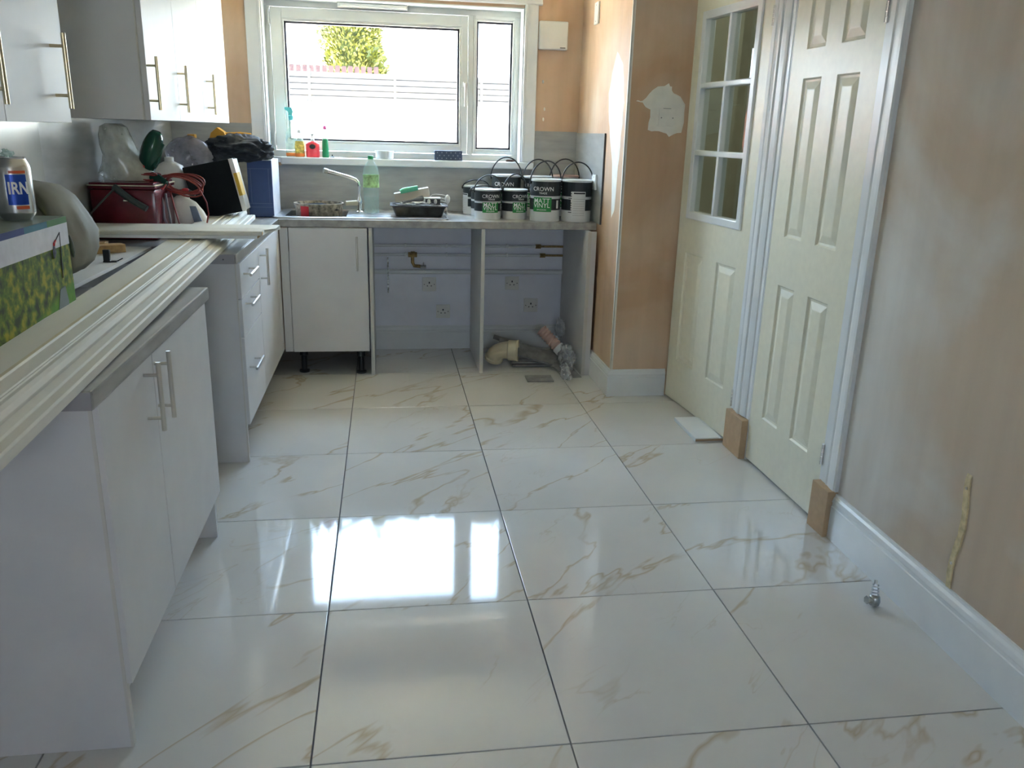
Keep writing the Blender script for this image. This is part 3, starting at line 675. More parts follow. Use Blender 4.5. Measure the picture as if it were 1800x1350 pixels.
def socket(x0, x1, z0, z1, label, y=YB-.004, switch=True, ax='y', cat='socket'):
    t = thing('wall_socket', label, cat, ((x0+x1)/2, y, (z0+z1)/2))
    cx, cz = (x0+x1)/2, (z0+z1)/2
    obj('face_plate', box(x0, x1, y-.010, y, z0, z1, .003), 'white_pl', t)
    bm = nb(); yy = y-.0106
    bx(bm, cx-.004, cx+.004, yy, y-.009, cz+.005, cz+.017); bx(bm, cx-.016, cx-.009, yy, y-.009, cz-.013, cz-.007); bx(bm, cx+.009, cx+.016, yy, y-.009, cz-.013, cz-.007)
    obj('pin_holes', bm, 'gasket', t)
    for x in (x0+.012, x1-.012): bm = nb(); tube(bm, [(x, y-.0095, cz), (x, y-.0112, cz)], .0032, 8); obj('screw_cap', bm, 'dark_gap', t)
    return t
socket(.412, .500, .382, .472, 'white single socket under the left bay, just below the waste pipe')
socket(.500, .590, .205, .293, 'white single socket low on the wall of the left bay above the skirting')
socket(.950, 1.040, .392, .478, 'white single socket in the right bay touching the waste pipe')
socket(1.078, 1.170, .243, .333, 'white single socket in the right bay, lower and further right')
# foil strip hanging from the pipe
t = thing('foil_strip', 'thin crinkled foil strip hanging behind the left bay pipes', 'strip', (.194, YB-.04, .38))
M['foil'] = mat('foil', (.7, .7, .72), .2, metal=1, var=.3, vscale=60)
bm = nb(); P_ = [(.194+.004*noise.noise(Vector((k*1.3, 0, 0))), YB-.048+.006*noise.noise(Vector((k*1.1, 4, 0))), .605-.227*k/22) for k in range(23)]
for a, b in zip(P_, P_[1:]):
    w = .005; q = [bm.verts.new((a[0]-w,a[1],a[2])), bm.verts.new((a[0]+w,a[1]+.003,a[2])), bm.verts.new((b[0]+w,b[1]+.003,b[2])), bm.verts.new((b[0]-w,b[1],b[2]))]; bm.faces.new(q)
bmesh.ops.solidify(bm, geom=bm.faces[:], thickness=.0008); obj('foil', bm, 'foil', t)

# cream elbow pipe
t = thing('soil_pipe_elbow', 'cream plastic soil pipe elbow lying on the floor in the right bay', 'pipe fitting', (.86, -.5, 0))
bm = nb(); pts = []
for k in range(9):
    a = math.radians(180-95*k/8); pts.append((.905+.075*math.cos(a), -.50-.03*k/8, .062+.045*math.sin(a)))
tube(bm, pts, [.050,.050,.050,.050,.050,.050,.051,.053,.055], 22, cap=False)
a, b = Vector(pts[-2]), Vector(pts[-1]); d = (b-a).normalized()
obj('elbow', bm, 'elbow', t, 60)
bm = nb(); lathe(bm, [(.055,0),(.063,.006),(.063,.055),(.066,.057),(.066,.066),(.059,.066),(.056,.05)], (0,0,0), 26, cap=False)
rotm = d.to_track_quat('Z', 'Y').to_matrix().to_4x4(); rotm.translation = b + d*-.004; bmesh.ops.transform(bm, matrix=rotm, verts=bm.verts); obj('socket_collar', bm, 'elbow', t, 40)
bm = nb(); a0 = Vector(pts[0]); lathe(bm, [(.050,0),(.058,.004),(.058,.02),(.050,.024)], (0,0,0), 26, cap=False)
rotm = (a0-Vector(pts[1])).to_track_quat('Z','Y').to_matrix().to_4x4(); rotm.translation = a0; bmesh.ops.transform(bm, matrix=rotm, verts=bm.verts); obj('collar', bm, 'elbow', t, 40)
obj('barcode_label', box(.865, .885, -.598, -.596, .045, .085), 'oldbrass', t)
bpy.data.objects.remove(bpy.data.objects['barcode_label'])
# stack of stone offcuts
def slab(label, c, s, rz, rx, ry, m='slate', group=None, name='stone_offcut'):
    bm = nb(); bx(bm, -s[0]/2, s[0]/2, -s[1]/2, s[1]/2, 0, s[2], .0015)
    o = obj(name, bm, m); o.location = c; o.rotation_euler = (rx, ry, rz); tag(o, label, 'offcut', group); return o
for k in range(5):
    slab(('lowest dark flat sheet offcut in the pile of the right bay', 'flat dark sheet offcut second from the floor in the right bay', 'middle one of five flat dark sheet offcuts in the right bay', 'flat dark sheet offcut second from the top of the flat pile', 'topmost flat dark sheet offcut, under the slanting ones')[k], (1.115+.012*math.sin(k*2.1), -.46+.01*math.cos(k*3), .001+.0092*k), (.34, .17, .0085), .03*math.sin(k*1.7)-.04, 0, 0, group='flat dark sheet offcuts in the right bay')
slab('long grey sheet offcut leaning aslant on top of the pile', (1.05, -.50, .082), (.40, .13, .008), -.12, .35, .26)
slab('second grey sheet offcut leaning aslant just under the topmost one', (1.075, -.505, .066), (.38, .12, .008), -.16, .33, .25)
slab('narrow grey strip poking out behind the pile towards the skirting', (.95, -.33, .105), (.22, .05, .008), -.2, .2, .28)
slab('small square grey offcut flat on the floor tiles in front of the pile', (1.058, -.80, .0005), (.155, .12, .008), -.03, 0, 0)
slab('dark offcut standing at the foot of the right end panel', (1.275, -.68, .004), (.055, .20, .010), .18, .12, .0)
slab('small dark offcut propped behind the plastic wrap', (1.225, -.60, .02), (.08, .14, .010), -.5, .1, .35)
# corrugated hose
t = thing('waste_hose', 'short pink-white corrugated hose end on top of the offcut pile', 'hose', (1.22, -.42, .12))
bm = nb(); A, B = Vector((1.135, -.42, .205)), Vector((1.225, -.50, .115)); pts, rr = [], []
for k in range(33):
    s = k/32; pts.append(A.lerp(B, s)); rr.append(.034+.004*math.cos(s*2*math.pi*7))
tube(bm, pts, rr, 18); obj('corrugated_tube', bm, 'hose', t, 70)
bm = nb(); tube(bm, [B, B.lerp(A, -.22)], .038, 18); obj('cuff', bm, 'white_pl', t, 40)
M['film'] = film('clear_wrap', (.75, .77, .80), .42, .2)
bm = nb(); blob(bm, (1.262, -.60, .075), (.045, .10, .075), .45, 2.4, 3.1, 4, .003); blob(bm, (1.215, -.80, .04), (.03, .07, .045), .4, 3, 6.1, 3, .002); blob(bm, (1.275, -.30, .19), (.03, .05, .06), .4, 3, 9.1, 3)
tag(obj('plastic_wrap', bm, 'film', None, 60), 'crumpled clear plastic wrap slumped over the offcuts by the end panel', 'plastic wrap')

# ================================================================== WALL FITTINGS
t = thing('fan_controller', 'blank white square unit on the plaster right of the window', 'wall unit', (1.2, YB, 1.94))
obj('cover', box(1.117, 1.292, YB-.040, YB, 1.862, 2.022, .008), 'white_pl', t)
obj('maker_mark', box(1.245, 1.278, YB-.0408, YB-.040, 1.871, 1.876), 'dark_gap', t)
def plate_pier(y0, y1, z0, z1, name, label, cat):
    t = thing(name, label, cat, (XR, (y0+y1)/2, (z0+z1)/2)); obj('face_plate', box(XR-.012, XR, y0, y1, z0, z1, .003), 'white_pl', t)
    for z in (z0+.015, z1-.015): bm = nb(); tube(bm, [(XR-.0115, (y0+y1)/2, z), (XR-.0128, (y0+y1)/2, z)], .003, 8); obj('screw', bm, 'dark_gap', t)
    return t
plate_pier(-.455, -.37, 1.975, 2.09, 'switch_plate', 'narrow white switch plate high on the pier wall near the window', 'switch')
t = plate_pier(-.64, -.555, 1.075, 1.16, 'wall_socket', 'white socket on the splashback of the pier wall behind the paint tubs', 'socket')
bpy.data.objects[t.name].location.x -= .009
t = thing('blank_plate', 'blanking plate ringed by filler on the plaster left of the glazed door', 'wall plate', (1.6, -1.132, 1.47))
obj('face_plate', box(1.556, 1.640, -1.139, -1.1305, 1.428, 1.512, .002), 'filler', t)
for x in (1.568, 1.628): bm = nb(); tube(bm, [(x, -1.138, 1.468), (x, -1.1403, 1.468)], .0028, 8); obj('screw', bm, 'dark_gap', t)
obj('shadow_gap', box(1.575, 1.615, -1.1394, -1.1390, 1.5115, 1.5135), 'dark_gap', t)

# ================================================================== PAINT TUBS
def paint_tub(label, x, y, R, H, turn, front=True, handle_ang=75, handle_turn=0, lid='tub', plain=False, group=None, deg=0):
    t = thing('paint_tub', label, 'paint tub', (x, y, .8915), deg, group)
    def ob(n, bm, m, s=0, p=t): return obj(n, bm, m, p, s, world=False)
    bm = nb(); lathe(bm, [(R*.955,0),(R*.96,.004),(R*.985,H*.95),(R*.985,H*.955)], n=36); body = ob('tub', bm, 'tub', 40)
    bm = nb(); lathe(bm, [(R*.99,H*.945),(R*1.02,H*.95),(R*1.02,H*.985),(R*.985,H*.99),(R*.96,H*.975),(R*.01,H*.975)], n=36, cap=False); ob('lid', bm, lid, 40)
    # dark upper band and label wrap
    bm = nb(); curved_patch(bm, R*.984, -math.pi, math.pi, H*.60, H*.935, 36); ob('top_band', bm, 'nav')
    bm = nb(); curved_patch(bm, R*.980, -math.pi, math.pi, H*.27, H*.535, 36); band = ob('lower_band', bm, 'nav')
    if not plain:
        R2 = R*.988
        bm = nb(); curved_patch(bm, R2, turn-.62, turn+.62, H*.23, H*.57, 14); lab = ob('product_label', bm, 'grlab')
        bm = text_bm('MATT', R*.40, bold=.0002); wrap(bm, R2+.0011, turn-.03, H*.485); ob('lettering', bm, 'wlet', 0, lab)
        bm = text_bm('VINYL', R*.40, bold=.0002); wrap(bm, R2+.0011, turn-.03, H*.375); ob('lettering', bm, 'wlet', 0, lab)
        bm = text_bm('EMULSION', R*.13); wrap(bm, R2+.0011, turn-.03, H*.275); ob('lettering', bm, 'wlet', 0, lab)
        bm = text_bm('CROWN', R*.36); wrap(bm, R*.992, turn+.05, H*.76); ob('lettering', bm, 'wlet')
        bm = text_bm('TRADE', R*.17); wrap(bm, R*.992, turn+.05, H*.665); ob('lettering', bm, 'wlet')
        bm = nb(); curved_patch(bm, R*.986, turn+1.02, turn+1.20, H*.31, H*.50, 4); ob('white_mark', bm, 'wlet')
    else:
        R2 = R*.988
        bm = nb(); curved_patch(bm, R2, turn-.55, turn+.45, H*.08, H*.72, 12); lab = ob('instruction_label', bm, 'tub')
        for k in range(9):
            if k in (5,): continue
            bm = nb(); curved_patch(bm, R2+.001, turn-.72, turn-.48, H*(.22+.055*k), H*(.238+.055*k), 4, .0008); ob('print_bar', bm, 'nav', 0, lab)
        bm = nb(); curved_patch(bm, R2+.0008, turn-.36, turn+.40, H*.665, H*.70, 8); ob('print_bar', bm, 'nav', 0, lab)
        for k in range(8):
            bm = nb(); curved_patch(bm, R2+.0008, turn-.38, turn+.38, H*(.16+.055*k), H*(.164+.055*k), 8); ob('print_line', bm, 'dark_gap', 0, lab)
    # wire handle
    bm = nb(); pts = []
    a = math.radians(handle_ang)
    for k in range(25):
        q = math.pi*k/24; rr = R*1.05; hx = rr*math.cos(q); hz = R*1.35*math.sin(q)
        px, py, pz = hx, -hz*math.cos(a), hz*math.sin(a)
        pts.append((px*math.cos(handle_turn)-py*math.sin(handle_turn), px*math.sin(handle_turn)+py*math.cos(handle_turn), H*.90+pz))
    tube(bm, pts, .0040, 8); ob('bail_handle', bm, 'black_pl', 60)
    for s in (1, -1): bm = nb(); c, sn = math.cos(handle_turn), math.sin(handle_turn); tube(bm, [(s*R*.98*c, s*R*.98*sn, H*.90), (s*R*1.08*c, s*R*1.08*sn, H*.90)], .007, 8); ob('handle_lug', bm, 'black_pl', 40)
    return t
paint_tub('small white and black paint tub at the front left, green label fully in view', .775, -.475, .079, .172, .12, handle_ang=62, handle_turn=.1)
paint_tub('small white and black paint tub second in the front row, handle arched up', .936, -.452, .076, .172, .35, handle_ang=80, handle_turn=.35)
paint_tub('large paint tub at the front with its green label turned to the left', 1.104, -.53, .090, .238, -.38, handle_ang=84, handle_turn=.15)
paint_tub('large paint tub at the front right corner showing its printed instructions', 1.287, -.545, .088, .238, -.05, handle_ang=84, handle_turn=-.1, plain=True)
paint_tub('large paint tub in the back row behind the small green-labelled pair', .915, -.235, .090, .245, -.35, handle_ang=86)
paint_tub('large paint tub in the back row peeping out left of the large front one', 1.105, -.255, .088, .240, -.55, handle_ang=85)
paint_tub('large open-handled paint tub furthest back against the right splashback', 1.283, -.20, .088, .245, -.3, handle_ang=85, lid='hose')
paint_tub('small paint tub at the left end of the back row, label turned away', .735, -.17, .078, .172, -1.2, handle_ang=30, plain=True)
paint_tub('small paint tub squeezed behind the front left tub, only its edge showing', .765, -.305, .072, .165, 1.6, handle_ang=20, plain=True)

# ================================================================== SINK AREA ITEMS
t = thing('bucket', 'paint-splashed round tub standing in the sink bowl', 'bucket', (-.195, -.365, .747))
M['splat'] = mat('splattered_plastic', (.30, .26, .19), .5, var=.8, vscale=45)
bm = nb(); lathe(bm, [(.12,0),(.135,.19),(.142,.205),(.142,.212),(.133,.212),(.125,.19),(.112,.02),(.001,.02)], (-.195,-.365,.747), 32, cap=False); obj('wall', bm, 'splat', t, 50)
bm = nb(); blob(bm, (-.195,-.365,.925), (.118,.118,.03), .35, 3, 2.2, 3); obj('contents', bm, 'black', t, 60)
bm = nb(); curved_patch(bm, .1385, -.75, -.35, .13, .20, 6)
for v in bm.verts: v.co += Vector((-.195,-.365,.747))
obj('red_label', bm, 'red', t)
# water bottle
M['pet'] = film('pale_green_pet', (.55, .76, .70), .26, .1)
M['petlab'] = mat('bottle_label', (.35, .55, .25), .4, var=.5, vscale=40)
t = thing('water_bottle', 'clear plastic water bottle with a green cap standing on the drainer', 'bottle', (.105, -.34, .899))
bm = nb(); lathe(bm, [(.030,0),(.043,.006),(.045,.02),(.042,.04),(.045,.06),(.042,.08),(.045,.10),(.042,.118),(.045,.13),(.046,.15),(.044,.215),(.046,.235),(.040,.262),(.026,.288),(.015,.302),(.014,.315)], (.105,-.34,.899), 28); obj('bottle', bm, 'pet', t, 80)
bm = nb(); 
lathe(bm, [(.0468,.150),(.0462,.180),(.0468,.222)], (.105,-.34,.899), 28, cap=False); obj('label_sleeve', bm, 'petlab', t, 80)
M['cap_green'] = mat('green_cap', (.02, .25, .10), .35)
bm = nb(); lathe(bm, [(.0165,.308),(.0165,.326),(.015,.328)], (.105,-.34,.899), 20); obj('cap', bm, 'cap_green', t, 40)
bm = nb(); lathe(bm, [(.040,.004),(.0435,.02),(.041,.04),(.0435,.06),(.041,.08),(.043,.092)], (.105,-.34,.899), 24); M['water'] = film('water', (.55,.66,.62), .30, .1); obj('water', bm, 'water', t, 80)
# paint tray with tools
t = thing('roller_tray', 'black plastic roller tray on the right of the drainer', 'tray', (.37, -.43, .899))
M['tray'] = mat('scuffed_tray', (.028, .030, .032), .35, var=.7, vscale=30)
bm = nb(); loft(bm, [sq(.245,.505,-.52,-.35,.900,.02), sq(.222,.528,-.545,-.325,.957,.02), sq(.212,.540,-.555,-.315,.959,.02), sq(.212,.540,-.555,-.315,.963,.02), sq(.226,.524,-.541,-.329,.962,.02), sq(.250,.500,-.515,-.355,.925,.02)], True, True); obj('tray', bm, 'tray', t, 40)
M['rag'] = mat('grey_white_cloth', (.55, .58, .62), .7, var=.5, vscale=30)
bm = nb(); blob(bm, (.385,-.475,.962), (.115,.055,.018), .7, 5, 1.2, 4, ridge=True); tag(obj('paint_rag', bm, 'rag', None, 60), 'crumpled grey and white rag lying across the roller tray', 'rag')
t = thing('packaging_box', 'small beige cardboard box resting tilted on top of the roller tray', 'box', (.34, -.40, .985))
bm = nb(); bx(bm, .243, .445, -.435, -.355, .990, 1.040, .002)
bmesh.ops.rotate(bm, cent=(.34,-.40,.99), matrix=Matrix.Rotation(math.radians(-11), 3, 'Y'), verts=bm.verts); M['beige'] = mat('beige_card', (.50, .46, .40), .6, var=.05); obj('carton', bm, 'beige', t)
M['mint'] = mat('mint_green_sleeve', (.14, .58, .36), .5, bump=.2)
t = thing('filler_tube', 'mint green tube lying along the top of the beige box', 'tube', (.33, -.44, 1.03))
bm = nb(); tube(bm, [(.272,-.438,1.032),(.290,-.438,1.040),(.372,-.438,1.057)], [.012,.016,.014], 14); obj('sleeve', bm, 'mint', t, 50)
t = thing('adaptor_box', 'small white open-fronted box with two white pegs on the tray', 'box', (.44, -.47, .965))
bm = nb(); bx(bm, .405,.500,-.50,-.43,1.000,1.006); bx(bm, .405,.412,-.50,-.43,.966,1.000); bx(bm,.405,.50,-.434,-.43,.966,1.0); obj('shell', bm, 'white_pl', t)
bm = nb(); bx(bm, .413,.498,-.497,-.435,.967,.999); obj('dark_inside', bm, 'black_pl', t)
for x in (.432, .470): bm = nb(); blob(bm, (x,-.502,.985), (.010,.007,.014), .05, 2, 1, 2); obj('peg', bm, 'white_pl', t, 60)
bm = nb(); tube(bm, [(.285,-.49,.975),(.33,-.47,.985),(.40,-.45,1.002)], [.010,.008,.014], 10); M['ghandle'] = mat('grey_handle', (.16,.17,.20), .4); t = tag(obj('paint_scraper', bm, 'ghandle', None, 50), 'grey paint scraper poking out beneath the beige box', 'tool')
t = thing('white_plug', 'white plug with looped white wires hanging off the back of the tray', 'plug', (.54, -.38, .97))
bm = nb(); blob(bm, (.548,-.38,.990), (.016,.014,.026), .08, 2, 4, 3); obj('plug_body', bm, 'white_pl', t, 60)
bm = nb()
for k, z in enumerate((1.012, .992, .975)): tube(bm, [(.548,-.38,z-.005),(.515,-.375,z+.004),(.48,-.37,z+.006),(.455,-.37,z+.002)], .0022, 6)
tube(bm, [(.455,-.37,1.012),(.440,-.37,.995),(.450,-.37,.975)], .0022, 6); tube(bm, [(.548,-.38,.968),(.542,-.38,.94),(.546,-.40,.901)], .003, 6)
obj('wires', bm, 'white_pl', t, 60)

# ================================================================== WINDOW BOARD ITEMS (z = 1.2)
ZS = 1.2005
M['clearc'] = film('clear_cleaner', (.60, .80, .72), .45, .1)
M['cyan'] = mat('cyan_plastic', (.10, .55, .62), .35); M['orange'] = mat('orange_liquid', (.75, .22, .05), .3); M['pinkred'] = mat('pink_soap', (.75, .07, .10), .2)
t = thing('spray_bottle', 'tall clear spray bottle with a turquoise trigger head on the window board', 'bottle', (-.372, .0, ZS))
x, y = -.372, .0
bm = nb(); lathe(bm, [(.032,0),(.034,.01),(.034,.11),(.030,.14),(.016,.165),(.012,.20),(.013,.215)], (x,y,ZS), 24, sx=1, sy=.7); obj('bottle', bm, 'clearc', t, 80)
bm = nb(); lathe(bm, [(.0335,.004),(.0345,.012),(.0345,.022)], (x,y,ZS), 20, sx=1, sy=.72); obj('orange_liquid', bm, 'orange', t, 80)
bm = nb(); lathe(bm, [(.015,.212),(.016,.235),(.012,.240)], (x+.004,y,ZS), 16); obj('collar', bm, M['cyan'], t, 40)
bm = nb(); prism(bm, [(x-.030,ZS+.285),(x-.030,ZS+.272),(x-.012,ZS+.262),(x-.006,ZS+.238),(x+.012,ZS+.238),(x+.018,ZS+.262),(x+.010,ZS+.285)], y-.009, y+.009, 'y'); tr = obj('trigger_head', bm, M['cyan'], t)
bm = nb(); tube(bm, [(x-.024,y,ZS+.268),(x-.030,y,ZS+.245),(x-.028,y,ZS+.215)], .004, 8); obj('trigger', bm, 'white_pl', tr, 50)
x = -.322
M['yellab'] = mat('yellow_label', (.62,.50,.12), .4, var=.7, vscale=50)
t = thing('cleaner_bottle', 'clear cleaner bottle with a blue, yellow and orange label beside the trigger spray', 'bottle', (x, -.02, ZS))
bm = nb(); lathe(bm, [(.026,0),(.028,.008),(.028,.07),(.022,.10),(.012,.125),(.011,.14)], (x,-.02,ZS), 22, sx=1, sy=.7); obj('bottle', bm, 'clearc', t, 80)
bm = nb(); lathe(bm, [(.0286,.02),(.0286,.068),(.0246,.092)], (x,-.02,ZS), 22, cap=False, sx=1, sy=.72); obj('label_sleeve', bm, 'yellab', t, 80)
bm = nb(); lathe(bm, [(.0282,.002),(.0288,.010),(.0288,.022)], (x,-.02,ZS), 22, sx=1, sy=.72); obj('orange_liquid', bm, 'orange', t, 80)
bm = nb(); lathe(bm, [(.011,.138),(.011,.155),(.006,.160)], (x,-.02,ZS), 14); obj('cap', bm, 'white_pl', t, 40)
x = -.245
t = thing('soap_dispenser', 'flat bottle of pink-red hand soap with a pump top on the window board', 'bottle', (x, -.02, ZS))
bm = nb(); loft(bm, [sq(x-.038,x+.038,-.038,-.002,ZS,.015), sq(x-.040,x+.040,-.040,0,ZS+.01,.016), sq(x-.040,x+.040,-.040,0,ZS+.075,.016), sq(x-.030,x+.030,-.035,-.005,ZS+.086,.012), sq(x-.012,x+.012,-.030,-.010,ZS+.094,.008)], True, True); obj('bottle', bm, 'pinkred', t, 60)
bm = nb(); lathe(bm, [(.011,.09),(.011,.105),(.005,.108),(.005,.125),(.010,.128),(.010,.136)], (x,-.02,ZS), 14); tube(bm, [(x,-.02,ZS+.131),(x-.018,-.03,ZS+.129)], .004, 8); obj('pump', bm, 'white_pl', t, 40)
bm = nb(); tube(bm, [(x,-.0400,ZS+.062),(x,-.0415,ZS+.062)], .014, 18)
for v in bm.verts: v.co.x = x+(v.co.x-x)*1.3
obj('label', bm, 'nav', t)
x = -.170
t = thing('washing_up_bottle', 'slim green washing-up liquid bottle with a pink cap', 'bottle', (x, -.02, ZS))
bm = nb(); lathe(bm, [(.019,0),(.021,.006),(.020,.05),(.017,.11)], (x,-.02,ZS), 20); obj('bottle', bm, 'cap_green', t, 60)
bm = nb(); lathe(bm, [(.017,.11),(.015,.13),(.008,.145),(.006,.165)], (x,-.02,ZS), 20); obj('clear_neck', bm, 'clearc', t, 60)
M['pinkcap'] = mat('pink_cap', (.62,.12,.38), .4)
bm = nb(); lathe(bm, [(.007,.163),(.012,.168),(.012,.180),(.006,.186)], (x,-.02,ZS), 16); obj('cap', bm, 'pinkcap', t, 50)
t = thing('bath_chain', 'small coiled metal plug chain on the window board next to the green bottle', 'chain', (-.105, -.03, ZS))
bm = nb()
for k in range(22):
    q = k*.6; rr = .012+.0010*k; blob(bm, (-.105+rr*math.cos(q)*1.4, -.03+rr*math.sin(q)*.6, ZS+.003), (.003,.003,.003), 0, 1, 0, 1)
obj('links', bm, 'steel', t, 60)
bm = nb(); lathe(bm, [(.012,0),(.012,.006),(.004,.010),(.004,.018)], (-.13,-.02,ZS), 14); obj('plug', bm, 'black_pl', t, 40)
t = thing('dish', 'small round white dish on the window board behind the water bottle', 'dish', (.185, -.015, ZS))
bm = nb(); lathe(bm, [(.050,0),(.054,.006),(.056,.040),(.058,.044),(.058,.048),(.053,.048),(.051,.012),(.001,.010)], (.185,-.015,ZS), 32, cap=False); obj('dish', bm, 'white_pl', t, 50)
t = thing('patterned_box', 'long dark blue box with rows of small pale dots on the window board', 'box', (.577, -.02, ZS))
bm = nb(); bx(bm, .492, .662, -.05, .01, ZS, ZS+.058, .002); M['navy'] = mat('navy_card', (.05,.07,.12), .45); obj('carton', bm, 'navy', t)
bm = nb()
for r_ in range(3):
    for k in range(6 - (r_ % 2)):
        bmx = .508+.028*k+(.014 if r_ % 2 else 0); tube(bm, [(bmx, -.0500, ZS+.012+.017*r_), (bmx, -.0508, ZS+.012+.017*r_)], .0038, 8)
M['greyblue'] = mat('dot_ink', (.28,.30,.36), .5); obj('printed_dots', bm, 'greyblue', t)
bm = nb(); blob(bm, (.965,-.045,ZS+.007), (.030,.012,.008), .3, 3, 2, 3, ZS); M['brown'] = mat('brown_rubber', (.10,.05,.04), .6); tag(obj('scrap', bm, 'brown', None, 60), 'small dark brown scrap at the right end of the window board', 'scrap')

# ================================================================== TIMBER MOULDINGS ON THE LEFT WORKTOPS
def lerp(a, b, s): return a+(b-a)*s
def moulding(label, prof, x_near, x_far, y_near, y_far, z_near, z_far, m='wpaint', group=None, edge=None):
    """prof: list of (dx, dz) across; laid along Y with a slight skew"""
    t = thing('timber_moulding', label, 'moulding', (x_near, y_near, z_near), 0, group)
    bm = nb(); A = [bm.verts.new((x_near+dx, y_near, z_near+dz)) for dx, dz in prof]; B = [bm.verts.new((x_far+dx, y_far, z_far+dz)) for dx, dz in prof]
    n = len(prof); bm.faces.new(A[::-1]); bm.faces.new(B)
    for k in range(n): bm.faces.new((A[k], A[(k+1)%n], B[(k+1)%n], B[k]))
    o = obj('length', bm, m, t)
    if edge:
        bm = nb(); a, b = edge
        for s in (0,):
            q = [(x_near+a[0], y_near, z_near+a[1]), (x_near+b[0], y_near, z_near+b[1]), (x_far+b[0], y_far, z_far+b[1]), (x_far+a[0], y_far, z_far+a[1])]
            v1 = [bm.verts.new((p[0], p[1], p[2]+.0006)) for p in q]; v0 = [bm.verts.new((p[0], p[1], p[2]-.0004)) for p in q]
            bm.faces.new(v1); bm.faces.new(v0[::-1])
            for k in range(4): bm.faces.new((v0[k], v0[(k+1)%4], v1[(k+1)%4], v1[k]))
        obj('bare_edge', bm, 'wpaint_y', t)
    return t
arch = [(0,0),(0,.011),(-.004,.013),(-.016,.013),(-.019,.018),(-.026,.020),(-.033,.017),(-.040,.019),(-.055,.022),(-.070,.023),(-.074,.018),(-.074,0)]
def zb(y): return .8925+.0119*(y+1.985)
ZN, ZF = zb(-4.35), zb(-.75)
def pf_(prof, w, h=1.0):
    W0 = -min(p[0] for p in prof); return [(p[0]*w/W0, p[1]*h) for p in prof]
moulding('white moulded architrave at the outer edge of the timber stack', pf_([(0,0),(0,.018),(-.006,.021),(-.030,.021),(-.034,.017),(-.040,.021),(-.062,.024),(-.066,.020),(-.066,0)], .050), -.383, -.491, -4.35, -.80, ZN, zb(-.80))
moulding('white rounded moulding second from the outer edge, running under the cross board', pf_([(0,0),(0,.028),(-.008,.038),(-.022,.042),(-.040,.040),(-.048,.035),(-.054,.038),(-.062,.036),(-.062,0)], .036), -.4335, -.5415, -4.35, -.735, ZN, zb(-.735))
moulding('white flat-faced architrave third across, with a yellowed bare edge', pf_([(0,0),(0,.034),(-.004,.038),(-.060,.038),(-.064,.042),(-.078,.042),(-.078,0)], .046), -.470, -.578, -4.35, -.72, ZN, zb(-.72), edge=((-.038,.042),(-.046,.042)))
moulding('wide flat white board on the wall side of the timber stack', pf_([(0,0),(0,.036),(-.003,.039),(-.096,.039),(-.098,.037),(-.098,0)], .084), -.5165, -.6245, -4.35, -.62, ZN, zb(-.62))
# cross board: two offcuts of skirting laid across
DZ = .0045
t = thing('skirting_length', 'white skirting length laid crosswise over the stacked mouldings', 'skirting', (-.6, -1.75, .942))
bm = nb(); prism(bm, [(-1.885,.947+DZ),(-1.885,.958+DZ),(-1.880,.963+DZ),(-1.83,.966+DZ),(-1.825,.963+DZ),(-1.79,.966+DZ),(-1.66,.966+DZ),(-1.655,.962+DZ),(-1.655,.947+DZ)], -1.03, -.262, 'x')
for v in bm.verts:
    if v.co.x > -.5 and v.co.y < -1.8: v.co.x -= .045
o = obj('board', bm, 'wpaint', t)
obj('bare_end', box(-.3078, -.3055, -1.884, -1.855, .948+DZ, .960+DZ), 'wood', t)
t = thing('skirting_length', 'lower white skirting length under the cross board', 'skirting', (-.6, -1.75, .934))
obj('board', box(-1.03, -.325, -1.893, -1.67, .9392, .9510, .001), 'gloss', t)
obj('bare_end', box(-.3252, -.3235, -1.89, -1.70, .9405, .9495), 'wood', t)
# white board bridging the gap, timber blocks, clip
tag(obj('white_board', box(XL+.01, -.735, -2.78, -1.88, .8925, .9045, .001), 'lam'), 'loose white board bridging the gap between the left worktops', 'board')
t = thing('timber_block', 'pine timber offcut lying on the white board behind the grey bag', 'timber', (-.9, -2.1, .9045))
bm = nb(); bx(bm, -.13, .13, -.028, .028, 0, .030, .002); o = obj('block', bm, 'wood', t, world=False); t.rotation_euler = (0,0,.62); t.location = (-.905, -2.10, .905)
t = thing('timber_block', 'second pine offcut nearer the wall, half under the cross board', 'timber', (-.95, -1.97, .9045))
bm = nb(); bx(bm, -.10, .06, -.024, .024, 0, .030, .002); obj('block', bm, 'wood', t, world=False); t.location = (-.93, -1.98, .905)
t = thing('black_clip', 'small black plastic clip standing on the white board', 'clip', (-.78, -2.28, .9045))
bm = nb(); bx(bm, -.790,-.768,-2.292,-2.276,.905,.947,.002); bx(bm, -.790,-.745,-2.296,-2.272,.9046,.909,.001); tube(bm, [(-.745,-2.284,.908),(-.728,-2.28,.917)], .002, 6); obj('clip', bm, 'black_pl', t)

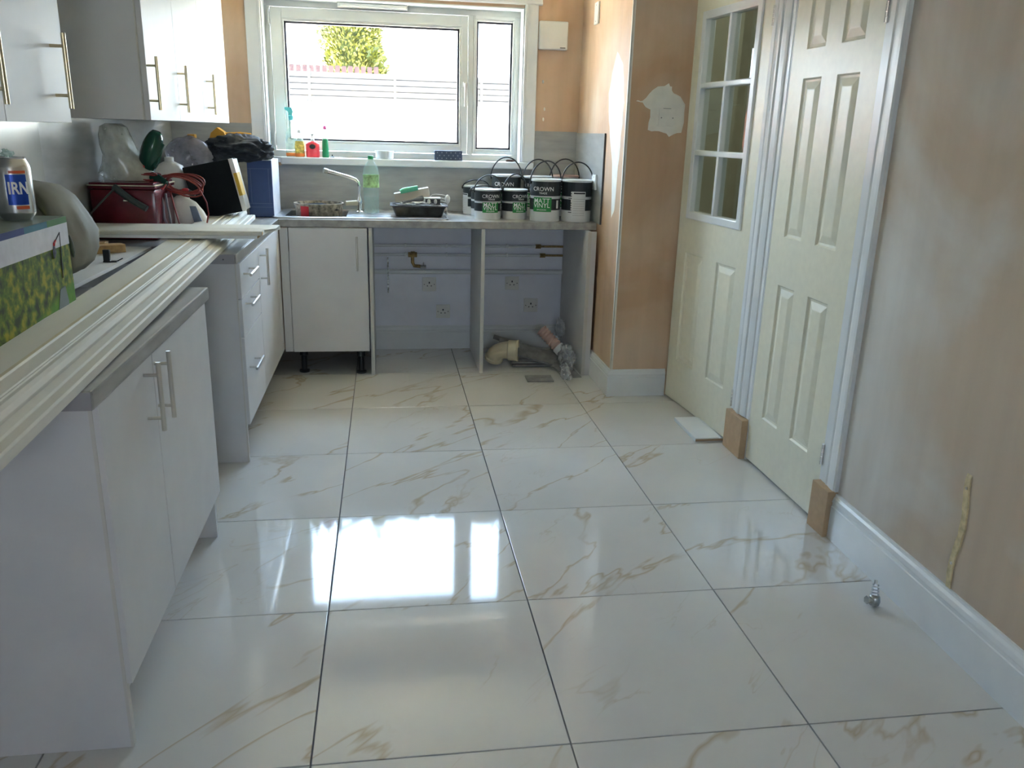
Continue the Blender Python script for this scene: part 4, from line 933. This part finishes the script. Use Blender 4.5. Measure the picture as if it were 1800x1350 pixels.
# ================================================================== CLUTTER, LEFT
# garden tool carton
GB = thing('tool_carton', 'green and white printed carton picturing a garden strimmer, at the left edge', 'box', (-.63, -3.03, .8725))
bm = nb(); bx(bm, XL+.06, -.6305, -3.62, -3.035, .8725, 1.137, .002); obj('carton', bm, 'garden', GB)
M['boxtop'] = mat('greenish_carton_top', (.20, .24, .19), .4, var=.2, vscale=12)
obj('top_flap', box(XL+.06, -.632, -3.62, -3.036, 1.1365, 1.1385), 'boxtop', GB)
obj('white_band', box(-.6306, -.6296, -3.62, -3.036, 1.068, 1.123), 'wcard', GB)
M['bstripe'] = mat('blue_stripe', (.03, .05, .20), .35); M['tealstripe'] = mat('teal_stripe', (.03, .16, .22), .35); M['gstripe'] = mat('green_stripe', (.06, .20, .05), .35)
for y0, y1, m in ((-3.62, -3.30, 'bstripe'), (-3.30, -3.165, 'tealstripe'), (-3.165, -3.036, 'gstripe')):
    obj('colour_stripe', box(-.6306, -.6296, y0, y1, 1.123, 1.138), m, GB)
bm = nb(); xq = -.6295
tube(bm, [(xq,-3.105,1.098),(xq,-3.095,1.103),(xq,-3.122,1.089),(xq,-3.128,1.085)], .0018, 6)
tube(bm, [(xq,-3.095,1.103),(xq,-3.098,1.07),(xq,-3.107,.99)], .0012, 6)
obj('printed_shaft', bm, 'dark_gap', GB)
bm = nb(); tube(bm, [(xq,-3.128,1.087),(xq,-3.140,1.080),(xq,-3.142,1.074)], [.003,.004,.003], 6); obj('printed_red_grip', bm, 'red', GB)
bm = nb(); tube(bm, [(xq,-3.142,1.076),(xq,-3.144,1.060),(xq,-3.146,1.045)], [.0025,.006,.002], 8)
for v in bm.verts: pass
obj('printed_grey_grip', bm, 'ghandle', GB)
bm = nb(); prism(bm, [(-3.165,.905),(-3.135,.965),(-3.10,.968),(-3.088,.925),(-3.10,.900)], -.6306, -.6293, 'x'); M['grey_print'] = mat('grey_print', (.13,.16,.15), .4, var=.2); obj('printed_strimmer_head', bm, 'grey_print', GB)
# drinks can
t = thing('drink_can', 'silver drink can with blue and orange panel standing on the printed carton', 'can', (-.602, -3.375, 1.1385))
CX, CY, CZ = -.705, -3.135, 1.1388
t.location = (CX, CY, CZ); t.scale = (1.27, 1.27, 1.27)
def lo(n, bm, m, p=t, s=0): return obj(n, bm, m, p, s, world=False)
bm = nb(); lathe(bm, [(.024,.0),(.027,.004),(.0325,.012),(.033,.016),(.033,.098),(.031,.104),(.0275,.112),(.0265,.114),(.0275,.1155),(.0275,.117),(.0255,.117),(.0250,.114),(.001,.114)], n=36, cap=False); lo('can_body', bm, 'can', t, 40)
bm = nb(); curved_patch(bm, .0331, .02, 1.1, .030, .086, 14); M['canblue'] = mat('can_blue', (.01,.06,.38), .3, metal=.3); lo('blue_panel', bm, 'canblue')
bm = nb(); curved_patch(bm, .0331, .22, 1.1, .088, .093, 10); curved_patch(bm, .0331, .40, 1.1, .022, .028, 8); M['canor'] = mat('can_orange', (.60,.10,.03), .35); lo('orange_stripe', bm, 'canor')
bm = text_bm('IRN', .031, bold=.0008, sx=.72); wrap(bm, .0341, .62, .060); lo('lettering', bm, 'wlet')
bm = nb(); blob(bm, (0,.0,.160), (.012,.010,.009), .7, 3, 4, 3); tag(obj('wrapper', bm, 'clearc', None, 50), 'crumpled blue and clear wrapper on top of the drink can', 'wrapper').location = (CX-.004, CY, CZ-.004)
# bottle cut by the left edge of the frame
t = thing('sauce_bottle', 'bottle with black and yellow label standing on the carton at the left frame edge', 'bottle', (-.812, -3.09, 1.1388))
bm = nb(); lathe(bm, [(.030,0),(.033,.005),(.033,.115),(.028,.14),(.014,.165),(.013,.19)], (-.812,-3.09,1.1388), 24); obj('bottle', bm, 'pet', t, 60)
bm = nb(); lathe(bm, [(.0336,.012),(.0336,.10)], (-.812,-3.09,1.1388), 24, cap=False); obj('black_label', bm, 'nav', t, 60)
bm = nb()
for z in (.03, .062, .085): lathe(bm, [(.0341,z),(.0341,z+.012)], (-.812,-3.09,1.1388), 24, cap=False)
obj('yellow_bands', bm, 'ygreen', t, 60)
bm = nb(); pts = [(-.812+.020*math.cos(q), -3.09, 1.34+.026*math.sin(q)) for q in [math.radians(-80+20*k) for k in range(15)]]; tube(bm, [(-.812,-3.09,1.325)]+pts, .0035, 8); obj('carry_loop', bm, 'black_pl', t, 60)
# grey bag slumped beside the carton
M['greybag'] = mat('grey_white_bag', (.27, .265, .235), .7, spec=.2, var=.12, vscale=6, bump=.4, bscale=6)
t = thing('plastic_bag', 'pale grey bag slumped over behind the printed carton', 'bag', (-.80, -2.75, .9))
bm = nb()
rows = [(-.90,1.205,.008,.05),(-.83,1.205,.016,.07),(-.775,1.19,.026,.09),(-.740,1.155,.036,.105),(-.718,1.10,.045,.11),(-.705,1.05,.052,.11),(-.700,1.00,.050,.10),(-.705,.965,.038,.08),(-.715,.948,.022,.05)]
pl = []
for k, (px, pz, th, wy) in enumerate(rows):
    ringp = []
    for j in range(20):
        q = 2*math.pi*j/20; nz = noise.noise(Vector((px*9, math.cos(q)*2, math.sin(q)*2+k*.4)))
        ringp.append((px-.012+math.cos(q)*th*(1+.35*nz), -2.74+math.sin(q)*wy*(1+.25*nz), pz-.005+math.cos(q)*th*.45))
    pl.append(ringp)
loft(bm, pl, True, True); bmesh.ops.subdivide_edges(bm, edges=bm.edges[:], cuts=1, use_grid_fill=True); bmesh.ops.smooth_vert(bm, verts=bm.verts, factor=.5)
blob(bm, (-.84, -2.78, 1.10), (.11,.09,.105), .18, 2, 4.4, 4)
obj('bag', bm, 'greybag', t, 80)
bm = nb(); tube(bm, [(-.695,-2.845,1.065),(-.690,-2.852,1.045),(-.688,-2.852,1.02),(-.690,-2.847,1.005)], [.002,.006,.006,.003], 8); obj('torn_hole', bm, 'grey_print', t, 60)
bm = nb(); bx(bm, -.70,-.672,-3.02,-2.96,.9045,.935,.003); M['teal'] = mat('pale_teal', (.25,.38,.36), .4); tag(obj('teal_packet', bm, 'teal'), 'small pale teal packet tucked between the carton and grey bag', 'packet')
# red bin
t = thing('bread_bin', 'dark red enamel bread bin with a cream rim at the back of the left worktop', 'bin', (-.91, -1.45, .891))
bm = nb(); bx(bm, XL+.012, -.775, -1.60, -1.28, .892, 1.105, .018); obj('bin', bm, 'dred', t, 40)
bm = nb(); bx(bm, XL+.010, -.770, -1.605, -1.275, 1.105, 1.117, .004); bx(bm, XL+.014, -.776, -1.60, -1.28, 1.117, 1.132, .006); obj('lid', bm, 'dred', t, 40)
obj('cream_rim', box(XL+.008, -.768, -1.607, -1.273, 1.118, 1.122, .001), 'elbow', t)
bm = nb(); tube(bm, [(-.90,-1.612,1.06),(-.86,-1.612,1.06)], .005, 8); obj('clasp', bm, 'chrome', t, 40)
# clear bag behind/on the bin
M['cbag'] = film('clear_poly_bag', (.62, .62, .52), .55, .2)
t = thing('clear_bag', 'tall clear polythene bag bulging up from the bread bin to the wall cupboard', 'bag', (-.93, -1.42, 1.132))
bm = nb(); rows = []
for k, (z, hw, cx) in enumerate([(1.134,.105,-.915),(1.16,.11,-.925),(1.20,.090,-.935),(1.24,.072,-.945),(1.28,.066,-.955),(1.32,.062,-.962),(1.355,.050,-.965),(1.368,.020,-.965)]):
    rows.append([(cx+hw*math.cos(2*math.pi*j/24)*(1+.22*noise.noise(Vector((j*.9,k*.7,3)))), -1.42+.09*math.sin(2*math.pi*j/24)*(1+.3*noise.noise(Vector((j*.9,k*.7,8)))), z) for j in range(24)])
loft(bm, rows, True, True); obj('bag', bm, 'cbag', t, 50)
# strimmer / trimmer with dark green body
t = thing('hedge_trimmer', 'dark green garden trimmer standing on end with a red cable wound round it', 'garden tool', (-.87, -1.42, 1.13))
bm = nb(); A, B = Vector((-.852,-1.42,1.160)), Vector((-.787,-1.43,1.342)); pts, rr = [], []
for k in range(13):
    s = k/12; pts.append(A.lerp(B, s)); rr.append(.044*math.sqrt(max(.04, 1-(2*s-1)**2*.86)))
tube(bm, pts, rr, 20); body = obj('motor_housing', bm, 'green_pl', t, 70)
bm = nb(); tube(bm, [(-.85,-1.45,1.190),(-.852,-1.46,1.192)], .008, 10); obj('trigger', bm, 'red', body, 50)
bm = nb(); tube(bm, [(-.786,-1.43,1.295),(-.768,-1.43,1.285),(-.790,-1.44,1.23),(-.810,-1.45,1.19)], [.010,.009,.008,.010], 10); obj('grip', bm, 'green_pl', body, 60)
bm = nb(); tube(bm, [(-.842,-1.42,1.17),(-.835,-1.43,1.15),(-.80,-1.45,1.14),(-.76,-1.46,1.12)], [.022,.026,.024,.016], 14); tube(bm, [(-.84,-1.43,1.15),(-.90,-1.45,1.145),(-.935,-1.46,1.125)], [.018,.016,.010], 10); obj('guard_arm', bm, 'green_pl', t, 60)
M['gbar'] = mat('dark_grey_bar', (.05,.06,.055), .4)
bm = nb(); tube(bm, [(-.93,-1.62,1.115),(-.86,-1.64,1.065),(-.80,-1.65,1.03)], [.014,.014,.013], 12); obj('telescopic_bar', bm, 'gbar', t, 60)
bm = nb(); tube(bm, [(-.925,-1.63,1.11),(-.99,-1.70,1.03),(-1.02,-1.75,.985)], .004, 8); obj('blade', bm, 'gbar', t, 60)
def loops(cx, cy, cz, rx, rz, n, seed, r=.0042, ry=.03, tilt=0):
    random.seed(seed); bm = nb()
    for k in range(n):
        a, b = rx*random.uniform(.78, 1.05), rz*random.uniform(.7, 1.1); ox, oz, oy = random.uniform(-.01,.01), random.uniform(-.008,.008), random.uniform(-.015,.015); tl = tilt+random.uniform(-.25,.25)
        P_ = []
        for j in range(28):
            q = 2*math.pi*j/28; x, z = a*math.cos(q), b*math.sin(q)
            P_.append((cx+ox+x*math.cos(tl)-z*math.sin(tl), cy+oy+ry*math.sin(q+k), cz+oz+x*math.sin(tl)+z*math.cos(tl)))
        tube(bm, P_, r, 7, close=True)
    return bm
obj('wound_cable', loops(-.855, -1.46, 1.152, .065, .014, 5, 3, .0036), 'red_cable', t, 70)
t2 = thing('extension_cable', 'looped dark red cable coil hanging over the steam iron', 'cable', (-.72, -1.38, 1.05))
obj('coil', loops(-.705, -1.40, 1.112, .092, .040, 6, 5, .0038, .02, -.12), 'red_cable', t2, 70)
bm = nb(); tube(bm, [(-.755,-1.42,1.085),(-.740,-1.44,1.02),(-.725,-1.45,.96),(-.715,-1.45,.925)], .0036, 7); tube(bm, [(-.63,-1.41,1.09),(-.605,-1.42,1.04),(-.600,-1.42,.99),(-.61,-1.42,.95)], .0036, 7); obj('trailing_end', bm, 'red_cable', t2, 70)
bm = nb(); tube(bm, [(-.79,-1.46,1.10),(-.768,-1.46,1.125)], [.016,.013], 10); obj('plug', bm, 'red', t2, 50)
bm = nb(); tube(bm, [(-.785,-1.47,1.09),(-.775,-1.49,1.04),(-.772,-1.50,.98),(-.755,-1.50,.925)], .0055, 8); tube(bm, [(-.765,-1.47,1.08),(-.755,-1.49,1.02),(-.745,-1.50,.95)], .005, 8); obj('grey_lead', bm, 'ghandle', t2, 60)
# steam iron
t = thing('steam_iron', 'white steam iron with a red base and dark handle beside the bread bin', 'iron', (-.72, -1.27, .892))
bm = nb()
def ironring(z, s, xo=0): return [(-.75+xo+.115*s*math.cos(q)*(1.0 if math.cos(q) > 0 else .8), -1.24+.062*s*math.sin(q), z) for q in [2*math.pi*k/28 for k in range(28)]]
loft(bm, [ironring(.926,1.0), ironring(.94,1.0), ironring(.985,.86,-.006), ironring(1.025,.66,-.014), ironring(1.045,.42,-.02), ironring(1.050,.2,-.02)], True, True); obj('shell', bm, 'white_pl', t, 60)
bm = nb(); loft(bm, [ironring(.893,1.04), ironring(.912,1.06), ironring(.926,1.02)], True, True); obj('red_base', bm, 'red', t, 50)
bm = nb(); tube(bm, [(-.835,-1.245,.985),(-.815,-1.25,1.035),(-.775,-1.255,1.068),(-.72,-1.26,1.075),(-.685,-1.26,1.06)], [.015,.014,.014,.014,.012], 12); obj('handle', bm, 'gbar', t, 60)
M['bluewin'] = mat('blue_grey_tank', (.20,.25,.33), .15); bm = nb(); prism(bm, [(-.705,1.012),(-.680,1.012),(-.655,.945),(-.690,.940)], -1.306, -1.292, 'y'); obj('water_tank', bm, 'bluewin', t)
bm = nb(); blob(bm, (-.725,-1.27,1.083), (.018,.010,.008), .1, 2, 1, 2); obj('steam_button', bm, 'red', t, 60)
# white bottle behind
t = thing('jerrycan', 'white plastic container standing behind the steam iron', 'container', (-.86, -.95, .892))
bm = nb(); loft(bm, [sq(-.935,-.79,-1.01,-.90,.892,.03), sq(-.94,-.785,-1.015,-.895,.93,.03), sq(-.94,-.785,-1.015,-.895,1.13,.03), sq(-.92,-.80,-1.0,-.91,1.175,.03), sq(-.885,-.835,-.975,-.935,1.195,.018)], True, True); obj('body', bm, 'white_pl', t, 60)
bm = nb(); lathe(bm, [(.022,0),(.022,.02),(.018,.022)], (-.86,-.955,1.195), 18); obj('cap', bm, 'white_pl', t, 40)
# second clear bag
M['cbag2'] = film('clear_purplish_bag', (.52, .50, .56), .5, .15)
bm = nb(); blob(bm, (-.825, -.68, 1.215), (.115, .09, .105), .18, 1.2, 5.2, 4); blob(bm, (-.83, -.66, 1.03), (.09, .09, .14), .2, 1.8, 3.2, 4, .892)
tag(obj('clear_bag', bm, 'cbag2', None, 50), 'clear polythene bag piled behind the white container, left of the dark jacket', 'bag')
# yellow-orange tool at the back
t = thing('tool_case', 'yellow-orange plastic tool case at the very back below the wall cupboard', 'tool case', (-.75, -.28, .892))
bm = nb(); bx(bm, -.98, -.69, -.36, -.22, .892, 1.25, .02); obj('case', bm, 'gbar', t, 40)
bm = nb(); prism(bm, [(-.80,1.24),(-.77,1.33),(-.735,1.36),(-.70,1.335),(-.66,1.24)], -.35, -.27, 'y'); bx(bm, -.90,-.86,-.34,-.28,1.24,1.32,.006); obj('orange_grip', bm, 'yel', t, 40)
bm = nb(); tube(bm, [(-.70,-.31,1.325),(-.62,-.30,1.33),(-.56,-.30,1.325)], .008, 8); obj('orange_strap', bm, 'yel', t, 60)
# black case leaning on the boards
t = thing('black_crate', 'black plastic crate with a grey side and yellow sticker, tilted on the stacked boards', 'crate', (-.60, -1.0, .936))
bm = nb(); bx(bm, -.145, .095, -.02, .10, 0, .255, .006)
for v in bm.verts: v.co.x += -.10*(v.co.z-.1)*0
o = obj('crate', bm, 'black', t, 40, world=False)
bm = nb(); bx(bm, .0955, .100, -.018, .098, .005, .250, .001); bx(bm, .078, .100, -.0225, -.0202, .0, .255, .001); obj('grey_side', bm, 'steel', t, world=False)
bm = nb(); bx(bm, .084, .0998, -.0240, -.0226, .075, .185, .0005); bx(bm, .1001, .1010, -.0226, .06, .075, .185); obj('yellow_sticker', bm, 'ygreen', t, world=False)
t.location = (-.590, -1.02, .951); t.rotation_euler = (0, math.radians(-12), 0)
# flat dark bin bag slump left of crate
bm = nb(); blob(bm, (-.835, -.80, 1.0), (.07, .05, .12), .25, 2.2, 7.7, 4, .892); tag(obj('bin_bag', bm, 'black', None, 60), 'dark bin bag sagging between the steam iron and the black crate', 'bag')
# blue carton
t = thing('blue_carton', 'tall blue carton with a white side next to the sink', 'box', (-.48, -.42, .892))
bm = nb(); bx(bm, -.555, -.425, -.560, -.26, .892, 1.195, .0015); obj('carton', bm, 'blue_card', t)
obj('white_side', box(-.4255, -.424, -.559, -.261, .893, 1.194), 'wcard', t)
obj('white_top', box(-.555, -.425, -.560, -.26, 1.1945, 1.1975), 'wcard', t)
bm = nb()
for z in (.945, .965, 1.15): bx(bm, -.553, -.430, -.5615, -.5600, z, z+.002)
bx(bm, -.540, -.538, -.5615, -.56, .97, 1.15); bx(bm, -.445,-.443,-.5615,-.56,.97,1.15); M['ltblue'] = mat('light_blue_ink', (.12,.18,.36), .5); obj('printed_lines', bm, 'ltblue', t)
# dark jacket on the carton and crate
M['jacket'] = mat('dark_navy_cloth', (.022, .028, .036), .65, var=.3, vscale=20, bump=.3, bscale=12)
bm = nb(); blob(bm, (-.585, -.60, 1.258), (.165, .11, .068), .26, 1.7, 1.7, 5, ridge=True); blob(bm, (-.495,-.55,1.235), (.085,.08,.05), .22, 2.0, 4.4, 4, 1.199, ridge=True); blob(bm, (-.69,-.62,1.215), (.075,.08,.06), .22, 2.0, 2.4, 4, ridge=True)
tag(obj('jacket', bm, 'jacket', None, 80), 'dark navy jacket heaped on the blue carton and black crate', 'jacket')

# ================================================================== FLOOR ITEMS
t = thing('skirting_offcut', 'short white skirting offcut with bare brown end lying by the glazed door', 'offcut', (1.70, -1.71, 0))
bm = nb(); prof = [(-1.0,0),(-1.0,.018),(.55,.018),(.62,.0145),(.74,.017),(.92,.009),(1.0,.008),(1.0,0)]
A, B = [], []
for u_, z in prof:
    A.append(bm.verts.new((.074*u_, -.15, z))); B.append(bm.verts.new((.074*u_, .15, z)))
n = len(prof); bm.faces.new(A); bm.faces.new(B[::-1])
for k in range(n): bm.faces.new((A[k], B[k], B[(k+1)%n], A[(k+1)%n]))
obj('board', bm, 'gloss', t, world=False)
obj('bare_end', box(-.072, .066, -.1512, -.1500, .002, .0125), 'mdf', t, world=False); t.location = (1.690, -1.715, .001)
t = thing('radiator_valve', 'small chrome radiator valve standing on the floor tiles by the right skirting', 'valve', (1.665, -3.29, 0))
def lv(n_, bm, m, s=50): return obj(n_, bm, m, t, s, world=False)
M['dullchrome'] = mat('dull_chrome', (.45,.48,.48), .3, metal=.9, var=.2, vscale=60)
bm = nb(); lathe(bm, [(.008,.004),(.016,.008),(.018,.02),(.016,.034),(.012,.038)], n=16); tube(bm, [(0,0,.02),(-.026,-.004,.026)], [.010,.011], 10); tube(bm, [(-.026,-.004,.026),(-.030,-.004,.027)], .013, 6); lv('valve_body', bm, 'dullchrome')
bm = nb()
for k in range(4): tube(bm, [(.002+.002*k,.004+.004*k,.036+.008*k),(.003+.002*k,.006+.004*k,.042+.008*k)], .012-.0008*k, 6)
tube(bm, [(.008,.018,.066),(.010,.022,.078)], .005, 8); lv('spindle', bm, 'dullchrome')

# ================================================================== GARDEN
M['paving'] = mat('sunlit_paving', (.80, .73, .60), .8, var=.08)
struct('ground', box(-14, 14, .25, 22, -.45, -.30), 'paving'); struct('ground_rear', box(-8, 8, -16, -7.55, -.45, -.12), 'paving')
M['render'] = mat('white_render', (.80, .79, .75), .8, var=.04)
M['fence'] = mat('silvered_boards', (.025, .025, .026), .7, var=.25, vscale=5, stretch=(.6, 1, 9))
gw = thing('garden_wall', 'sunlit white garden wall topped with silvered horizontal boards', 'wall', (0, 5.1, -.3))
obj('rendered_base', box(-1.2, 6.5, 5.04, 5.2, -.3, 1.66), 'render', gw)
random.seed(11)
obj('gap_shade_sheet', box(-1.18, 6.4, 5.046, 5.06, 1.662, 1.99), 'gasket', gw)  # added dark sheet, puts shade into the gaps between the boards
for j, (x0, x1) in enumerate(((-1.18, -.68), (-.66, .30), (.33, 1.32), (1.35, 2.6), (2.63, 4.2), (4.23, 6.4))):
    for k in range(5):
        z = 1.665+.066*k; w = random.uniform(-.004, .004)
        obj('board', box(x0, x1, 5.02+w, 5.045+w, z+.004, z+.058), 'fence', gw)
    obj('post', box(x1, x1+.03, 5.0, 5.06, 1.66, 2.02), 'fence', gw)
M['redwood'] = mat('red_brown_timber', (.027, .0078, .0072), .7, var=.2, vscale=10)
pf = thing('picket_fence', 'red-brown slatted fence top showing above the garden boards', 'fence', (-.8, 6.2, -.3))
obj('rail', box(-4.5, .13, 6.22, 6.26, 1.60, 1.68), 'redwood', pf)
pm = None
for k in range(56):
    x = -4.45+.082*k
    if x > .12: break
    if pm is None:
        p_ = obj('picket', box(0, .060, 0, .025, 0, 2.44), 'redwood', pf, world=False); pm = p_.data
    else:
        p_ = bpy.data.objects.new('picket', pm); COL.objects.link(p_); p_.parent = pf
    p_.location = (x+.8, 0, .0+.003*math.sin(k*3))
# dark red board fence on the left of the garden
M['redboard'] = mat('dark_red_boards', (.16, .045, .035), .6, var=.2, vscale=6)
rf = thing('board_fence', 'dark red horizontal board fence on the left side of the garden', 'fence', (-3, 4.6, -.3))
for k in range(13): obj('board', box(-5.4, -1.25, 4.6, 4.63, -.3+.155*k, -.3+.155*k+.147), 'redboard', rf)
for x in (-5.4, -3.4, -1.28): obj('post', box(x, x+.07, 4.63, 4.70, -.3, 1.72), 'redboard', rf)
# conifer
t = thing('conifer_tree', 'bright yellow-green conifer beyond the fence', 'tree', (-.28, 9.0, -.3))
bm = nb(); tube(bm, [(-.28,9,-.3),(-.28,9,2.9)], [.10,.03], 10); M['bark'] = mat('bark', (.12,.08,.05), .9, var=.3); obj('trunk', bm, 'bark', t, 60)
bm = nb(); random.seed(5)
for k in range(14000):
    a = random.uniform(0, 2*math.pi); s = random.random()**.8; z = 1.3+s*2.35
    R0 = .50*(1-max(0, (z-2.75)/.95)**1.6) if z < 3.7 else .02
    rr = R0*(random.random()**.35)*(1+.22*noise.noise(Vector((math.cos(a)*1.6, math.sin(a)*1.6, z*2.2)))*2)
    c = Vector((-.28+rr*math.cos(a), 9+rr*math.sin(a), z)); d = Vector((math.cos(a), math.sin(a), random.uniform(.2, 1.2))).normalized(); sd = d.cross(Vector((random.uniform(-1,1), random.uniform(-1,1), random.uniform(-1,1)))).normalized()*random.uniform(.010,.018); L0 = random.uniform(.05,.09)
    q = [bm.verts.new(c-sd), bm.verts.new(c+d*L0*.5-sd*1.5), bm.verts.new(c+d*L0), bm.verts.new(c+d*L0*.5+sd*1.5)]; bm.faces.new(q)
M['leaf'] = mat('conifer_green', (.050, .052, .0015), .6, var=.55, vscale=4); f_ = obj('foliage', bm, 'leaf', t, recalc=False); f_['kind'] = 'stuff'
bm = nb(); blob(bm, (-.28, 9, 2.35), (.36,.36,1.15), .15, 2, 3, 4); M['core'] = mat('inner_foliage', (.024,.032,.002), .9, var=.5, vscale=14); obj('inner_foliage', bm, 'core', t, 80)
